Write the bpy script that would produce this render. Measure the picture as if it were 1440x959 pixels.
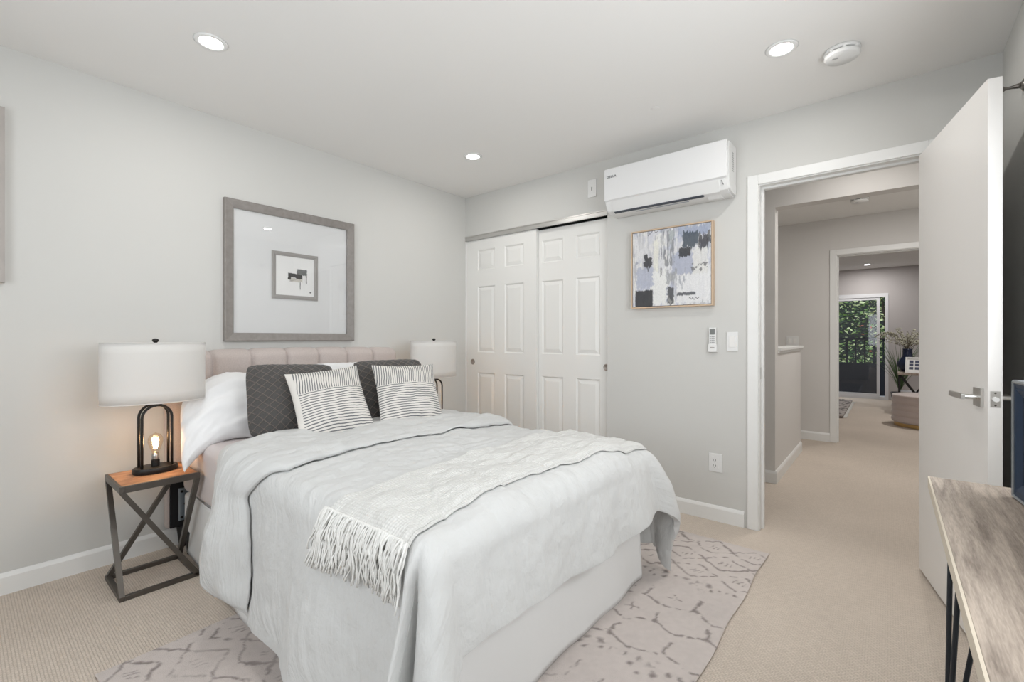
import bpy, bmesh, math, random
import numpy as np
from mathutils import Vector, Matrix, noise
random.seed(7)
rng = np.random.default_rng(11)
PI = math.pi
S = bpy.context.scene
C = S.collection
for o in list(bpy.data.objects): bpy.data.objects.remove(o)

# ------------------------------------------------------------------ camera
cd = bpy.data.cameras.new('camera'); cam = bpy.data.objects.new('camera', cd); C.objects.link(cam)
cd.sensor_width = 36; cd.lens = 36*645/1440; cd.shift_y = -4.4/1440; cd.clip_start = .05
cam.location = (0, 0, 1.141); cam.rotation_euler = (PI/2, 0, 0.6878)
S.camera = cam
# ------------------------------------------------------------------ light
S.view_settings.view_transform = 'Standard'; S.view_settings.look = 'None'
S.view_settings.gamma = 1; S.view_settings.use_curve_mapping = False
S.view_settings.exposure = 0.22
w = bpy.data.worlds.new('World'); S.world = w; w.use_nodes = True
nt = w.node_tree; bgn = nt.nodes['Background']
bgn.inputs['Color'].default_value = (.80, .90, 1.0, 1); bgn.inputs['Strength'].default_value = 1.3

def area(name, loc, rot, sx, sy, power, color=(1, 1, 1), shape='RECTANGLE', spread=None):
    l = bpy.data.lights.new(name, 'AREA'); l.shape = shape; l.size = sx; l.size_y = sy
    l.energy = power; l.color = color
    if spread: l.spread = spread
    o = bpy.data.objects.new(name, l); C.objects.link(o); o.location = loc; o.rotation_euler = rot
    return o
# area lamps stand in for daylight at two unseen windows; rear one added
area('window_fill', (0.62, 1.15, 1.45), (0, PI/2, 0), 1.0, 1.9, 28, (.965, .985, 1))
area('window_fill', (-1.10, -1.12, 1.45), (PI/2, 0, 0), 2.0, 1.3, 19, (.965, .985, 1))
CAN_W = 3.0            # each bedroom downlight
# ------------------------------------------------------------------ materials
def new_mat(name):
    m = bpy.data.materials.new(name); m.use_nodes = True
    return m, m.node_tree, m.node_tree.nodes['Principled BSDF']
def mat(name, col, rough=.6, metal=0, bump=None, var=0, vscale=4, spec=.5, sheen=0, coord='Object', stretch=(1, 1, 1)):
    m, t, b = new_mat(name)
    b.inputs['Base Color'].default_value = (*col, 1); b.inputs['Roughness'].default_value = rough
    b.inputs['Metallic'].default_value = metal; b.inputs['Specular IOR Level'].default_value = spec
    if sheen: b.inputs['Sheen Weight'].default_value = sheen
    tc = t.nodes.new('ShaderNodeTexCoord'); mp = t.nodes.new('ShaderNodeMapping')
    t.links.new(tc.outputs[coord], mp.inputs[0]); mp.inputs['Scale'].default_value = stretch
    n = t.nodes.new('ShaderNodeTexNoise'); n.inputs['Scale'].default_value = vscale; n.inputs['Detail'].default_value = 4
    t.links.new(mp.outputs[0], n.inputs['Vector'])
    mx = t.nodes.new('ShaderNodeMix'); mx.data_type = 'RGBA'
    v = var
    mx.inputs[6].default_value = (*[c*(1-v) for c in col], 1); mx.inputs[7].default_value = (*[min(1, c*(1+v)) for c in col], 1)
    t.links.new(n.outputs[0], mx.inputs[0]); t.links.new(mx.outputs[2], b.inputs['Base Color'])
    if bump:
        sc, st, dist = bump
        n2 = t.nodes.new('ShaderNodeTexNoise'); n2.inputs['Scale'].default_value = sc; n2.inputs['Detail'].default_value = 3
        t.links.new(mp.outputs[0], n2.inputs['Vector'])
        bp = t.nodes.new('ShaderNodeBump'); bp.inputs['Strength'].default_value = st; bp.inputs['Distance'].default_value = dist
        t.links.new(n2.outputs[0], bp.inputs['Height']); t.links.new(bp.outputs[0], b.inputs['Normal'])
    return m
def emis(name, col, st):
    m, t, b = new_mat(name)
    b.inputs['Base Color'].default_value = (*col, 1)
    b.inputs['Emission Color'].default_value = (*col, 1); b.inputs['Emission Strength'].default_value = st
    return m
def glass(name, refl=1.0, tint=(1, 1, 1)):
    m = bpy.data.materials.new(name); m.use_nodes = True; t = m.node_tree
    t.nodes.remove(t.nodes['Principled BSDF']); out = t.nodes['Material Output']
    tr = t.nodes.new('ShaderNodeBsdfTransparent'); tr.inputs[0].default_value = (*tint, 1)
    gl = t.nodes.new('ShaderNodeBsdfGlossy'); gl.inputs['Roughness'].default_value = .01
    fr = t.nodes.new('ShaderNodeFresnel'); ge = t.nodes.new('ShaderNodeNewGeometry'); io = t.nodes.new('ShaderNodeMapRange')
    io.inputs['To Min'].default_value = 1.45; io.inputs['To Max'].default_value = 1/1.45     # same reflectance from either side of the pane
    t.links.new(ge.outputs['Backfacing'], io.inputs[0]); t.links.new(io.outputs[0], fr.inputs[0])
    mu = t.nodes.new('ShaderNodeMath'); mu.operation = 'MULTIPLY'; mu.inputs[1].default_value = refl
    t.links.new(fr.outputs[0], mu.inputs[0])
    mx = t.nodes.new('ShaderNodeMixShader'); t.links.new(mu.outputs[0], mx.inputs[0])
    t.links.new(tr.outputs[0], mx.inputs[1]); t.links.new(gl.outputs[0], mx.inputs[2]); t.links.new(mx.outputs[0], out.inputs[0])
    return m
def vcol_mat(name, rough=.7, bump=None):
    m, t, b = new_mat(name); a = t.nodes.new('ShaderNodeVertexColor'); a.layer_name = 'paint'
    t.links.new(a.outputs[0], b.inputs['Base Color']); b.inputs['Roughness'].default_value = rough
    if bump:
        tc = t.nodes.new('ShaderNodeTexCoord'); n2 = t.nodes.new('ShaderNodeTexNoise'); n2.inputs['Scale'].default_value = bump[0]
        t.links.new(tc.outputs['Object'], n2.inputs['Vector'])
        bp = t.nodes.new('ShaderNodeBump'); bp.inputs['Strength'].default_value = bump[1]; bp.inputs['Distance'].default_value = bump[2]
        t.links.new(n2.outputs[0], bp.inputs['Height']); t.links.new(bp.outputs[0], b.inputs['Normal'])
    return m

WALL = mat('wall_paint', (.645, .640, .616), .75, bump=(60, .05, .002))
CEIL = mat('ceiling_paint', (.86, .85, .83), .85, bump=(90, .05, .002))
HALL = mat('hall_paint', (.71, .69, .668), .75, bump=(60, .05, .002))
TRIM = mat('trim_paint', (.84, .84, .825), .38)
DOORP = mat('door_paint', (.85, .83, .805), .38)
CLOS = mat('closet_paint', (.84, .835, .81), .42)
WHITEP = mat('white_plastic', (.80, .80, .79), .35)
BLACKM = mat('black_metal', (.018, .016, .015), .42, .3)
GUN = mat('gunmetal', (.13, .118, .105), .38, .75, var=.25, vscale=14)
CHROME = mat('brushed_nickel', (.62, .61, .59), .28, 1)
ALU = mat('rail_aluminium', (.60, .59, .57), .32, .8)
DARK = mat('dark_void', (.02, .02, .02), .9)
def duvet_mat():
    m, t, b = new_mat('duvet_cotton'); b.inputs['Base Color'].default_value = (.595, .598, .59, 1); b.inputs['Roughness'].default_value = .88; b.inputs['Sheen Weight'].default_value = .12
    tc = t.nodes.new('ShaderNodeTexCoord')
    def N(scale, k, det=4, dist=.4):
        mp = t.nodes.new('ShaderNodeMapping'); mp.inputs['Scale'].default_value = scale; t.links.new(tc.outputs['UV'], mp.inputs[0])
        n = t.nodes.new('ShaderNodeTexNoise'); n.inputs['Scale'].default_value = k; n.inputs['Detail'].default_value = det; n.inputs['Distortion'].default_value = dist
        t.links.new(mp.outputs[0], n.inputs['Vector']); return n.outputs[0]
    along_u, along_v, fine = N((3.2, 42, 1), 1), N((38, 4.0, 1), 1), N((60, 75, 1), 1.6, 3)
    sp = t.nodes.new('ShaderNodeSeparateXYZ'); t.links.new(tc.outputs['UV'], sp.inputs[0])
    def M_(op, a, b2=0.0, c=None):
        n = t.nodes.new('ShaderNodeMath'); n.operation = op
        for i, q in enumerate((a, b2, c)):
            if q is None: continue
            if isinstance(q, (int, float)): n.inputs[i].default_value = q
            else: t.links.new(q, n.inputs[i])
        return n.outputs[0]
    side = t.nodes.new('ShaderNodeMapRange'); side.inputs['From Min'].default_value = .22; side.inputs['From Max'].default_value = .30; t.links.new(M_('ABSOLUTE', M_('SUBTRACT', sp.outputs[1], .5)), side.inputs[0])
    mx = t.nodes.new('ShaderNodeMix'); mx.data_type = 'FLOAT'; t.links.new(side.outputs[0], mx.inputs[0]); t.links.new(along_u, mx.inputs[2]); t.links.new(along_v, mx.inputs[3])
    h = M_('ADD', M_('MULTIPLY', mx.outputs[0], 1.0), M_('MULTIPLY', fine, .28))
    bp = t.nodes.new('ShaderNodeBump'); bp.inputs['Strength'].default_value = .42; bp.inputs['Distance'].default_value = .018
    t.links.new(h, bp.inputs['Height']); t.links.new(bp.outputs[0], b.inputs['Normal'])
    return m
FABRIC = duvet_mat()
SKIRT = mat('skirt_cotton', (.84, .84, .83), .85, bump=(50, .1, .003))
SHEET = mat('sheet_cotton', (.70, .635, .62), .85, bump=(30, .15, .004))
PILLOWW = mat('pillow_cotton', (.86, .86, .865), .85, bump=(14, .30, .012))
HEADB = mat('headboard_linen', (.555, .485, .455), .95, bump=(420, .35, .001), var=.16, vscale=160, sheen=.2)
SHADE_C = (.83, .82, .80)

def nodes_carpet():
    m, t, b = new_mat('carpet_loop'); b.inputs['Roughness'].default_value = .97; b.inputs['Specular IOR Level'].default_value = .1
    tc = t.nodes.new('ShaderNodeTexCoord')
    def nz(sc, det=3):
        n = t.nodes.new('ShaderNodeTexNoise'); n.inputs['Scale'].default_value = sc; n.inputs['Detail'].default_value = det
        t.links.new(tc.outputs['Object'], n.inputs['Vector']); return n
    big, sm = nz(1.3), nz(120, 2)
    br = t.nodes.new('ShaderNodeTexBrick'); br.inputs['Scale'].default_value = 1.0
    br.inputs['Brick Width'].default_value = .016; br.inputs['Row Height'].default_value = .009; br.inputs['Mortar Size'].default_value = .0022
    br.inputs['Mortar Smooth'].default_value = 1.0
    br.inputs['Color1'].default_value = (.73, .64, .555, 1); br.inputs['Color2'].default_value = (.67, .585, .505, 1); br.inputs['Mortar'].default_value = (.58, .50, .425, 1)
    wp = t.nodes.new('ShaderNodeVectorMath'); wp.operation = 'MULTIPLY_ADD'
    t.links.new(sm.outputs['Color'], wp.inputs[0]); wp.inputs[1].default_value = (.006, .006, 0); t.links.new(tc.outputs['Object'], wp.inputs[2])
    t.links.new(wp.outputs[0], br.inputs['Vector'])
    mx = t.nodes.new('ShaderNodeMix'); mx.data_type = 'RGBA'; mx.blend_type = 'MULTIPLY'; mx.inputs[0].default_value = 1
    rp = t.nodes.new('ShaderNodeMapRange'); rp.inputs['To Min'].default_value = .86; rp.inputs['To Max'].default_value = 1.12
    t.links.new(big.outputs[0], rp.inputs[0]); t.links.new(br.outputs[0], mx.inputs[6]); t.links.new(rp.outputs[0], mx.inputs[7])
    t.links.new(mx.outputs[2], b.inputs['Base Color'])
    bp = t.nodes.new('ShaderNodeBump'); bp.inputs['Strength'].default_value = .5; bp.inputs['Distance'].default_value = .004
    iv = t.nodes.new('ShaderNodeMath'); iv.operation = 'SUBTRACT'; t.links.new(sm.outputs[0], iv.inputs[0]); t.links.new(br.outputs['Fac'], iv.inputs[1])
    t.links.new(iv.outputs[0], bp.inputs['Height']); t.links.new(bp.outputs[0], b.inputs['Normal'])
    return m
CARPET = nodes_carpet()

def wood(name, c1, c2, sc=(1, 12, 12), rough=.55, nsc=3, bands=None):
    m, t, b = new_mat(name); b.inputs['Roughness'].default_value = rough
    tc = t.nodes.new('ShaderNodeTexCoord'); mp = t.nodes.new('ShaderNodeMapping'); mp.inputs['Scale'].default_value = sc
    t.links.new(tc.outputs['Object'], mp.inputs[0])
    n = t.nodes.new('ShaderNodeTexNoise'); n.inputs['Scale'].default_value = nsc; n.inputs['Detail'].default_value = 6; n.inputs['Distortion'].default_value = .6
    n2 = t.nodes.new('ShaderNodeTexNoise'); n2.inputs['Scale'].default_value = nsc*9; n2.inputs['Detail'].default_value = 4
    t.links.new(mp.outputs[0], n.inputs['Vector']); t.links.new(mp.outputs[0], n2.inputs['Vector'])
    ad = t.nodes.new('ShaderNodeMath'); ad.operation = 'MULTIPLY_ADD'; ad.inputs[1].default_value = .45
    t.links.new(n2.outputs[0], ad.inputs[0]); t.links.new(n.outputs[0], ad.inputs[2])
    rp = t.nodes.new('ShaderNodeValToRGB'); rp.color_ramp.elements[0].position = .50; rp.color_ramp.elements[1].position = .92
    rp.color_ramp.elements[0].color = (*c1, 1); rp.color_ramp.elements[1].color = (*c2, 1)
    t.links.new(ad.outputs[0], rp.inputs[0]); t.links.new(rp.outputs[0], b.inputs['Base Color'])
    bp = t.nodes.new('ShaderNodeBump'); bp.inputs['Strength'].default_value = .15; bp.inputs['Distance'].default_value = .002
    t.links.new(n2.outputs[0], bp.inputs['Height']); t.links.new(bp.outputs[0], b.inputs['Normal'])
    return m
OAKG = wood('grey_oak', (.20, .16, .13), (.50, .42, .35), sc=(16, 1.3, 16), nsc=3.2)
WALNUT = wood('warm_wood', (.30, .13, .06), (.62, .33, .18), sc=(10, 2, 10), nsc=3)
FRAMEG = wood('grey_frame_wood', (.235, .215, .20), (.29, .268, .25), sc=(6, 6, 6), nsc=5, rough=.45)
FRAMEO = mat('light_oak_frame', (.60, .45, .32), .5, var=.08, vscale=20)

# ------------------------------------------------------------------ mesh helpers
def wm(o):
    m = o.matrix_basis.copy(); p = o.parent
    while p: m = p.matrix_basis @ m; p = p.parent
    return m
def obj(name, bm, m, parent=None, smooth=False, world=True):
    me = bpy.data.meshes.new(name)
    bmesh.ops.recalc_face_normals(bm, faces=bm.faces[:])
    if parent and world: bm.transform(wm(parent).inverted())
    bm.to_mesh(me); bm.free()
    for mm in (m if isinstance(m, (list, tuple)) else [m]): me.materials.append(mm)
    if smooth:
        me.polygons.foreach_set('use_smooth', [True]*len(me.polygons))
    o = bpy.data.objects.new(name, me); C.objects.link(o)
    if parent: o.parent = parent
    return o
def auto(o, ang=40):
    me = o.data; me.polygons.foreach_set('use_smooth', [True]*len(me.polygons))
    try: me.set_sharp_from_angle(angle=math.radians(ang))
    except Exception: pass
    return o
def thing(name, label, cat, loc=(0, 0, 0), rz=0, group=None):
    o = bpy.data.objects.new(name, None); C.objects.link(o); o.empty_display_size = .1
    o.location = loc; o.rotation_euler = (0, 0, rz); return tag(o, label, cat, group)
def tag(o, label, cat, group=None):
    o['label'] = label; o['category'] = cat
    if group: o['group'] = group
    return o
def struct(name, bm, m, parent=None, **k):
    o = obj(name, bm, m, parent, **k)
    if not parent: o['kind'] = 'structure'
    return o
def copy_tree(o, parent=None):
    c = o.copy(); C.objects.link(c); c.parent = parent
    for ch in [x for x in C.objects if x.parent == o]: copy_tree(ch, c)
    return c
def box(bm, x0, x1, y0, y1, z0, z1, bev=0, seg=2, mi=0):
    r = bmesh.ops.create_cube(bm, size=1)
    M = Matrix.Translation(((x0+x1)/2, (y0+y1)/2, (z0+z1)/2)) @ Matrix.Diagonal((abs(x1-x0), abs(y1-y0), abs(z1-z0), 1))
    bmesh.ops.transform(bm, matrix=M, verts=r['verts'])
    fs = list({f for v in r['verts'] for f in v.link_faces})
    if bev:
        es = list({e for v in r['verts'] for e in v.link_edges})
        q = bmesh.ops.bevel(bm, geom=es, offset=bev, segments=seg, affect='EDGES', profile=.5)
        fs = q['faces'] if False else fs
    if mi:
        for f in bm.faces:
            if f.index == -1 or f in fs: f.material_index = mi
    return bm
def B(*a, **k): return box(bmesh.new(), *a, **k)
def tube(bm, pts, r, n=10, cap=True, closed=False):
    pts = [Vector(p) for p in pts]; L = len(pts)
    rs = r if isinstance(r, (list, tuple)) else [r]*L
    up = None; rings = []
    for i, p in enumerate(pts):
        if closed: t = (pts[(i+1) % L]-pts[i-1])
        else: t = (pts[min(i+1, L-1)]-pts[max(i-1, 0)])
        t.normalize()
        if up is None:
            up = Vector((0, 0, 1)) if abs(t.z) < .9 else Vector((1, 0, 0))
        a = t.cross(up).normalized(); up = a.cross(t).normalized()
        rings.append([bm.verts.new(p+rs[i]*(a*math.cos(2*PI*k/n)+up*math.sin(2*PI*k/n))) for k in range(n)])
    for i in range(L if closed else L-1):
        A, Bq = rings[i], rings[(i+1) % L]
        for k in range(n): bm.faces.new((A[k], A[(k+1) % n], Bq[(k+1) % n], Bq[k]))
    if cap and not closed:
        bm.faces.new(rings[0][::-1]); bm.faces.new(rings[-1])
    return bm
def bar(bm, p, q, a, b, up=(0, 0, 1)):
    """rectangular bar from p to q, section a (across) x b (along up)"""
    p, q = Vector(p), Vector(q); t = (q-p).normalized(); s = t.cross(Vector(up)).normalized(); u = s.cross(t).normalized()
    vs = []
    for e in (p, q):
        for i, j in ((-1, -1), (1, -1), (1, 1), (-1, 1)): vs.append(bm.verts.new(e+s*a/2*i+u*b/2*j))
    for f in ((3, 2, 1, 0), (4, 5, 6, 7), (0, 1, 5, 4), (1, 2, 6, 5), (2, 3, 7, 6), (3, 0, 4, 7)): bm.faces.new([vs[i] for i in f])
    return bm
def lathe(bm, prof, cx=0, cy=0, sx=1, sy=1, n=48, ax='z'):
    rings = []
    for r, z in prof:
        ring = []
        for k in range(n):
            a = 2*PI*k/n; x, y = r*math.cos(a)*sx, r*math.sin(a)*sy
            ring.append(bm.verts.new((cx+x, cy+y, z)))
        rings.append(ring)
    for A, D in zip(rings, rings[1:]):
        for k in range(n): bm.faces.new((A[k], A[(k+1) % n], D[(k+1) % n], D[k]))
    if prof[0][0] > 1e-5: bm.faces.new(rings[0][::-1])
    if prof[-1][0] > 1e-5: bm.faces.new(rings[-1])
    bmesh.ops.remove_doubles(bm, verts=bm.verts[:], dist=1e-6)
    return bm
def prism(bm, poly, a0, a1, axis='x'):
    def mk(u, v, a): return {'x': (a, u, v), 'y': (u, a, v), 'z': (u, v, a)}[axis]
    A = [bm.verts.new(mk(u, v, a0)) for u, v in poly]; D = [bm.verts.new(mk(u, v, a1)) for u, v in poly]
    n = len(poly); bm.faces.new(A[::-1]); bm.faces.new(D)
    for k in range(n): bm.faces.new((A[k], A[(k+1) % n], D[(k+1) % n], D[k]))
    return bm
def grid(fn, nu, nv, uvf=None, closed_v=False):
    """surface from fn(i,j); returns bmesh with uv"""
    bm = bmesh.new(); uvl = bm.loops.layers.uv.new('UVMap')
    V = [[bm.verts.new(fn(i/nu, j/nv)) for j in range(nv+1)] for i in range(nu+1)]
    for i in range(nu):
        for j in range(nv):
            f = bm.faces.new((V[i][j], V[i+1][j], V[i+1][j+1], V[i][j+1]))
            for l, (a, b_) in zip(f.loops, ((i, j), (i+1, j), (i+1, j+1), (i, j+1))): l[uvl].uv = (a/nu, b_/nv)
    return bm
def fbm(x, y, sc, seed=0, z=0):
    return noise.fractal(Vector((x*sc+seed*7.3, y*sc-seed*3.1, z+seed*1.7)), 1.0, 2.0, 3)
def modsolid(o, t, off=-1):
    m = o.modifiers.new('thickness', 'SOLIDIFY'); m.thickness = t; m.offset = off; return o

# ------------------------------------------------------------------ room shell
XL, YB, XR, YR, H = -3.047, 3.025, .40, -.90, 2.44
WT = .12
YC, YD, YE = 4.092, 6.10, 10.9
XP = -.69            # end of the hall partition
def boxes(*bs):
    bm = bmesh.new()
    for b_ in bs: box(bm, *b_)
    return bm
struct('floor', B(XL-WT, 1.4, YR-WT, YE+.12, -.10, 0), CARPET)
struct('ceiling', B(XL-WT, 1.4, YR-WT, YE+.12, H, H+.12), CEIL)
struct('wall_left', B(XL-WT, XL, YR-WT, 3.9, 0, H), WALL)
struct('wall_back', boxes((XL, -1.585, YB, YB+WT, 2.077, H), (-1.585, -.605, YB, YB+WT, 0, H),
       (-.605, .155, YB, YB+WT, 2.05, H), (.155, XR, YB, YB+WT, 0, H)), WALL)
struct('wall_right', boxes((XR, XR+WT, YR, .20, 0, H), (XR, XR+WT, 2.1, YB+WT, 0, H), (XR, XR+WT, .20, 2.1, 0, .95), (XR, XR+WT, .20, 2.1, 1.95, H)), WALL)
struct('wall_rear', boxes((XL, -2.10, YR-WT, YR, 0, H), (-.10, XR+WT, YR-WT, YR, 0, H), (-2.10, -.10, YR-WT, YR, 0, .80), (-2.10, -.10, YR-WT, YR, 2.10, H)), WALL)
struct('wall_closet', boxes((XL, -1.5, 3.75, 3.85, 0, H), (-1.585, -1.5, YB+WT, 3.75, 0, H)), WALL)
# unseen bedroom windows; the rear one is added to light the duvet side
GLASS = glass('window_glass')
def window(name, x0, x1, y0, y1, z0, z1, axis):
    bm = bmesh.new(); f = .05
    if axis == 'x':
        ym = (y0+y1)/2
        for b_ in ((x0, x1, y0, y1, z0, z0+f), (x0, x1, y0, y1, z1-f, z1), (x0, x1, y0, y0+f, z0+f, z1-f), (x0, x1, y1-f, y1, z0+f, z1-f), (x0, x1, ym-f/2, ym+f/2, z0+f, z1-f)): box(bm, *b_)
        o = struct(name, bm, TRIM); obj('pane', B((x0+x1)/2-.003, (x0+x1)/2+.003, y0+f, y1-f, z0+f, z1-f), GLASS, o)
    else:
        xm = (x0+x1)/2
        for b_ in ((x0, x1, y0, y1, z0, z0+f), (x0, x1, y0, y1, z1-f, z1), (x0, x0+f, y0, y1, z0+f, z1-f), (x1-f, x1, y0, y1, z0+f, z1-f), (xm-f/2, xm+f/2, y0, y1, z0+f, z1-f)): box(bm, *b_)
        o = struct(name, bm, TRIM); obj('pane', B(x0+f, x1-f, (y0+y1)/2-.003, (y0+y1)/2+.003, z0+f, z1-f), GLASS, o)
    return o
window('window_1', XR+.03, XR+.09, .20, 2.1, .95, 1.95, 'x')
window('fill_window', -2.10, -.10, YR-.09, YR-.03, .80, 2.10, 'y')  # added opening, placed so light reaches the duvet side and right wall

def base_poly(t=.014, h=.095):   # baseboard profile (out, z)
    return [(0, 0), (t, 0), (t, h-.018), (t-.004, h-.008), (t-.009, h), (0, h)]
def baseboard(name, p, q, nrm, m=TRIM, h=.095, parent=None):
    """p,q = (x,y) ends along the wall, nrm = outward normal"""
    bm = bmesh.new(); pl = base_poly(h=h); A = []; D = []
    for (o_, z) in pl:
        A.append(bm.verts.new((p[0]+nrm[0]*o_, p[1]+nrm[1]*o_, z))); D.append(bm.verts.new((q[0]+nrm[0]*o_, q[1]+nrm[1]*o_, z)))
    bm.faces.new(A); bm.faces.new(D[::-1]); n = len(pl)
    for k in range(n): bm.faces.new((A[k], D[k], D[(k+1) % n], A[(k+1) % n]))
    return struct(name, bm, m)
baseboard('baseboard_left', (XL, YR), (XL, YB), (1, 0))
baseboard('baseboard_back', (-1.575, YB), (-.672, YB), (0, -1))
baseboard('baseboard_right', (XR, YR), (XR, YB), (-1, 0))
baseboard('baseboard_rear', (XL, YR), (XR, YR), (0, 1))

# door casing: trim around an opening in a wall facing -y
def casing(name, x0, x1, ztop, y, depth, w_=.058, right=True, m=TRIM):
    bm = bmesh.new(); t = .014
    # flat casing with an outer bead, mitred look
    box(bm, x0-w_-.006, x0-.006, y-t, y, 0, ztop+.006+w_, .003)
    if right: box(bm, x1+.006, x1+.006+w_, y-t, y, 0, ztop+.006+w_, .003)
    box(bm, x0-.006, x1+.006 + (0 if right else w_), y-t, y, ztop+.006, ztop+.006+w_, .003)
    # jambs and stops
    box(bm, x0-.018, x0, y-.002, y+depth, 0, ztop+.018)
    if right: box(bm, x1, x1+.018, y-.002, y+depth, 0, ztop+.018)
    box(bm, x0, x1, y-.002, y+depth, ztop, ztop+.018)
    box(bm, x0, x0+.012, y+.045, y+.08, 0, ztop); box(bm, x1-.012, x1, y+.045, y+.08, 0, ztop)
    box(bm, x0+.012, x1-.012, y+.045, y+.08, ztop-.012, ztop)
    return struct(name, bm, m)
# bedroom doorway: jamb opening -0.590 .. 0.145
tr1 = casing('trim_1', -.590, .145, 2.040, YB, WT)
bm = B(-.5905, -.5885, YB+.012, YB+.040, .895, .965); obj('strike_plate', bm, CHROME, tr1)

# ---------------- open door leaf (hinged at the right jamb, swung into the room)
ang = math.radians(11.3)
hinge = Vector((.150, YB-.004, 0))
dv = Vector((math.sin(ang), -math.cos(ang), 0)); nv = Vector((-math.cos(ang), -math.sin(ang), 0))   # nv: towards the hall face (-x)
def dl(a, b_, z): return hinge+dv*a+nv*b_+Vector((0, 0, z))
def dbox(bm, a0, a1, b0, b1, z0, z1):
    vs = [bm.verts.new(dl(a, b_, z)) for z in (z0, z1) for a, b_ in ((a0, b0), (a1, b0), (a1, b1), (a0, b1))]
    for f in ((3, 2, 1, 0), (4, 5, 6, 7), (0, 1, 5, 4), (1, 2, 6, 5), (2, 3, 7, 6), (3, 0, 4, 7)): bm.faces.new([vs[i] for i in f])
    return bm
LW = .765
bm = bmesh.new(); dbox(bm, .003, LW, 0, .037, .014, 2.034)
door1 = struct('door_1', bm, DOORP)
hz = .930
for side in (1, -1):
    b0 = .037 if side == 1 else 0
    bm = bmesh.new(); f = lambda q: b0+side*q
    dbox(bm, LW-.095, LW-.030, f(0), f(.009), hz-.033, hz+.033)
    hd = obj('door_handle', bm, CHROME, door1)
    bm = bmesh.new(); pts = [dl(LW-.0625, f(q), hz) for q in (.009, .03, .045)]
    tube(bm, pts, .009, 14); obj('spindle', bm, CHROME, hd)
    bm = bmesh.new(); dbox(bm, LW-.175, LW-.050, *(sorted((f(.042), f(.054)))), hz-.010, hz+.010); bmesh.ops.bevel(bm, geom=bm.edges[:], offset=.0025, segments=2, affect='EDGES')
    obj('lever', bm, CHROME, hd)
bm = bmesh.new(); dbox(bm, LW, LW+.0015, .006, .031, hz-.028, hz+.028); lp = obj('latch_plate', bm, CHROME, door1)
bm = bmesh.new(); tube(bm, [dl(LW+.001, .0185, hz), dl(LW+.009, .0185, hz)], .0085, 16); obj('latch_bolt', bm, WHITEP, lp)
for dz in (-.021, .021):
    bm = bmesh.new(); tube(bm, [dl(LW+.0012, .0185, hz+dz), dl(LW+.0024, .0185, hz+dz)], .003, 10); obj('screw', bm, GUN, lp)
for z in (.25, 1.02, 1.80):
    bm = bmesh.new(); tube(bm, [dl(-.004, .001, z-.045), dl(-.004, .001, z+.045)], .006, 10); obj('hinge', bm, CHROME, door1)

# ---------------- closet: rail and two six-panel sliding doors
def frustum(bm, x0, x1, z0, z1, y0, y1, ins):
    a = [(x0, y0, z0), (x1, y0, z0), (x1, y0, z1), (x0, y0, z1)]
    c = [(x0+ins, y1, z0+ins), (x1-ins, y1, z0+ins), (x1-ins, y1, z1-ins), (x0+ins, y1, z1-ins)]
    V = [bm.verts.new(p) for p in a+c]
    for f in ((4, 5, 6, 7), (0, 1, 5, 4), (1, 2, 6, 5), (2, 3, 7, 6), (3, 0, 4, 7), (3, 2, 1, 0)): bm.faces.new([V[i] for i in f])
def panel_door(name, x0, x1, y, cols, rows, ztop, knobx):
    bm = bmesh.new(); d = .010
    box(bm, x0, x1, y+d, y+.034, .015, ztop)
    zs = [.015]+[z for r_ in rows for z in r_]+[ztop]
    xs = [x0]+[x for c_ in cols for x in c_]+[x1]
    for i in range(0, 6, 2): box(bm, xs[i], xs[i+1], y, y+d, .015, ztop)
    for c_ in cols:
        for i in range(0, len(zs), 2): box(bm, c_[0], c_[1], y, y+d, zs[i], zs[i+1])
        for r_ in rows:
            # sloped sticking then raised field
            x_0, x_1, z_0, z_1 = c_[0], c_[1], r_[0], r_[1]
            frustum(bm, x_0+.012, x_1-.012, z_0+.012, z_1-.012, y+d, y+.002, .028)
            for (p, q) in (((x_0, z_0, x_0+.010, z_1)), ((x_1-.010, z_0, x_1, z_1))) if False else (): pass
            o = [(x_0, z_0), (x_1, z_0), (x_1, z_1), (x_0, z_1)]; i_ = [(x_0+.011, z_0+.011), (x_1-.011, z_0+.011), (x_1-.011, z_1-.011), (x_0+.011, z_1-.011)]
            VO = [bm.verts.new((a, y+.0005, b_)) for a, b_ in o]; VI = [bm.verts.new((a, y+d-.0005, b_)) for a, b_ in i_]
            for k in range(4): bm.faces.new((VO[k], VO[(k+1) % 4], VI[(k+1) % 4], VI[k]))
    o = struct(name, bm, CLOS)
    b2 = bmesh.new(); lathe(b2, [(.026, -.001), (.026, .001), (.024, .0045), (.020, .0040), (.016, .0008), (0, .0008)], n=32)
    b2.transform(Matrix.Translation((knobx, y, .922)) @ Matrix.Rotation(PI/2, 4, 'X'))
    obj('finger_pull', b2, mat('aged_nickel', (.36, .31, .275), .4, .35) if name == 'door_2' else bpy.data.materials['aged_nickel'], o, smooth=True)
    return o
rows = [(.20, .828), (1.010, 1.608), (1.755, 1.938)]
panel_door('door_2', XL+.006, -2.237, YB+.012, [(-2.90, -2.692), (-2.578, -2.368)], rows, 2.036, -2.962)
panel_door('door_3', -2.275, -1.586, YB+.048, [(-2.205, -2.000), (-1.880, -1.672)], rows, 2.028, -1.618)
bm = bmesh.new(); box(bm, XL, -1.585, YB-.004, YB+.006, 2.036, 2.077); box(bm, XL, -1.585, YB+.006, YB+.11, 2.066, 2.077)
box(bm, XL, -1.585, YB-.008, YB-.004, 2.069, 2.077); box(bm, XL, -1.585, YB-.007, YB-.004, 2.036, 2.041)
struct('trim_2', bm, ALU)
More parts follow.
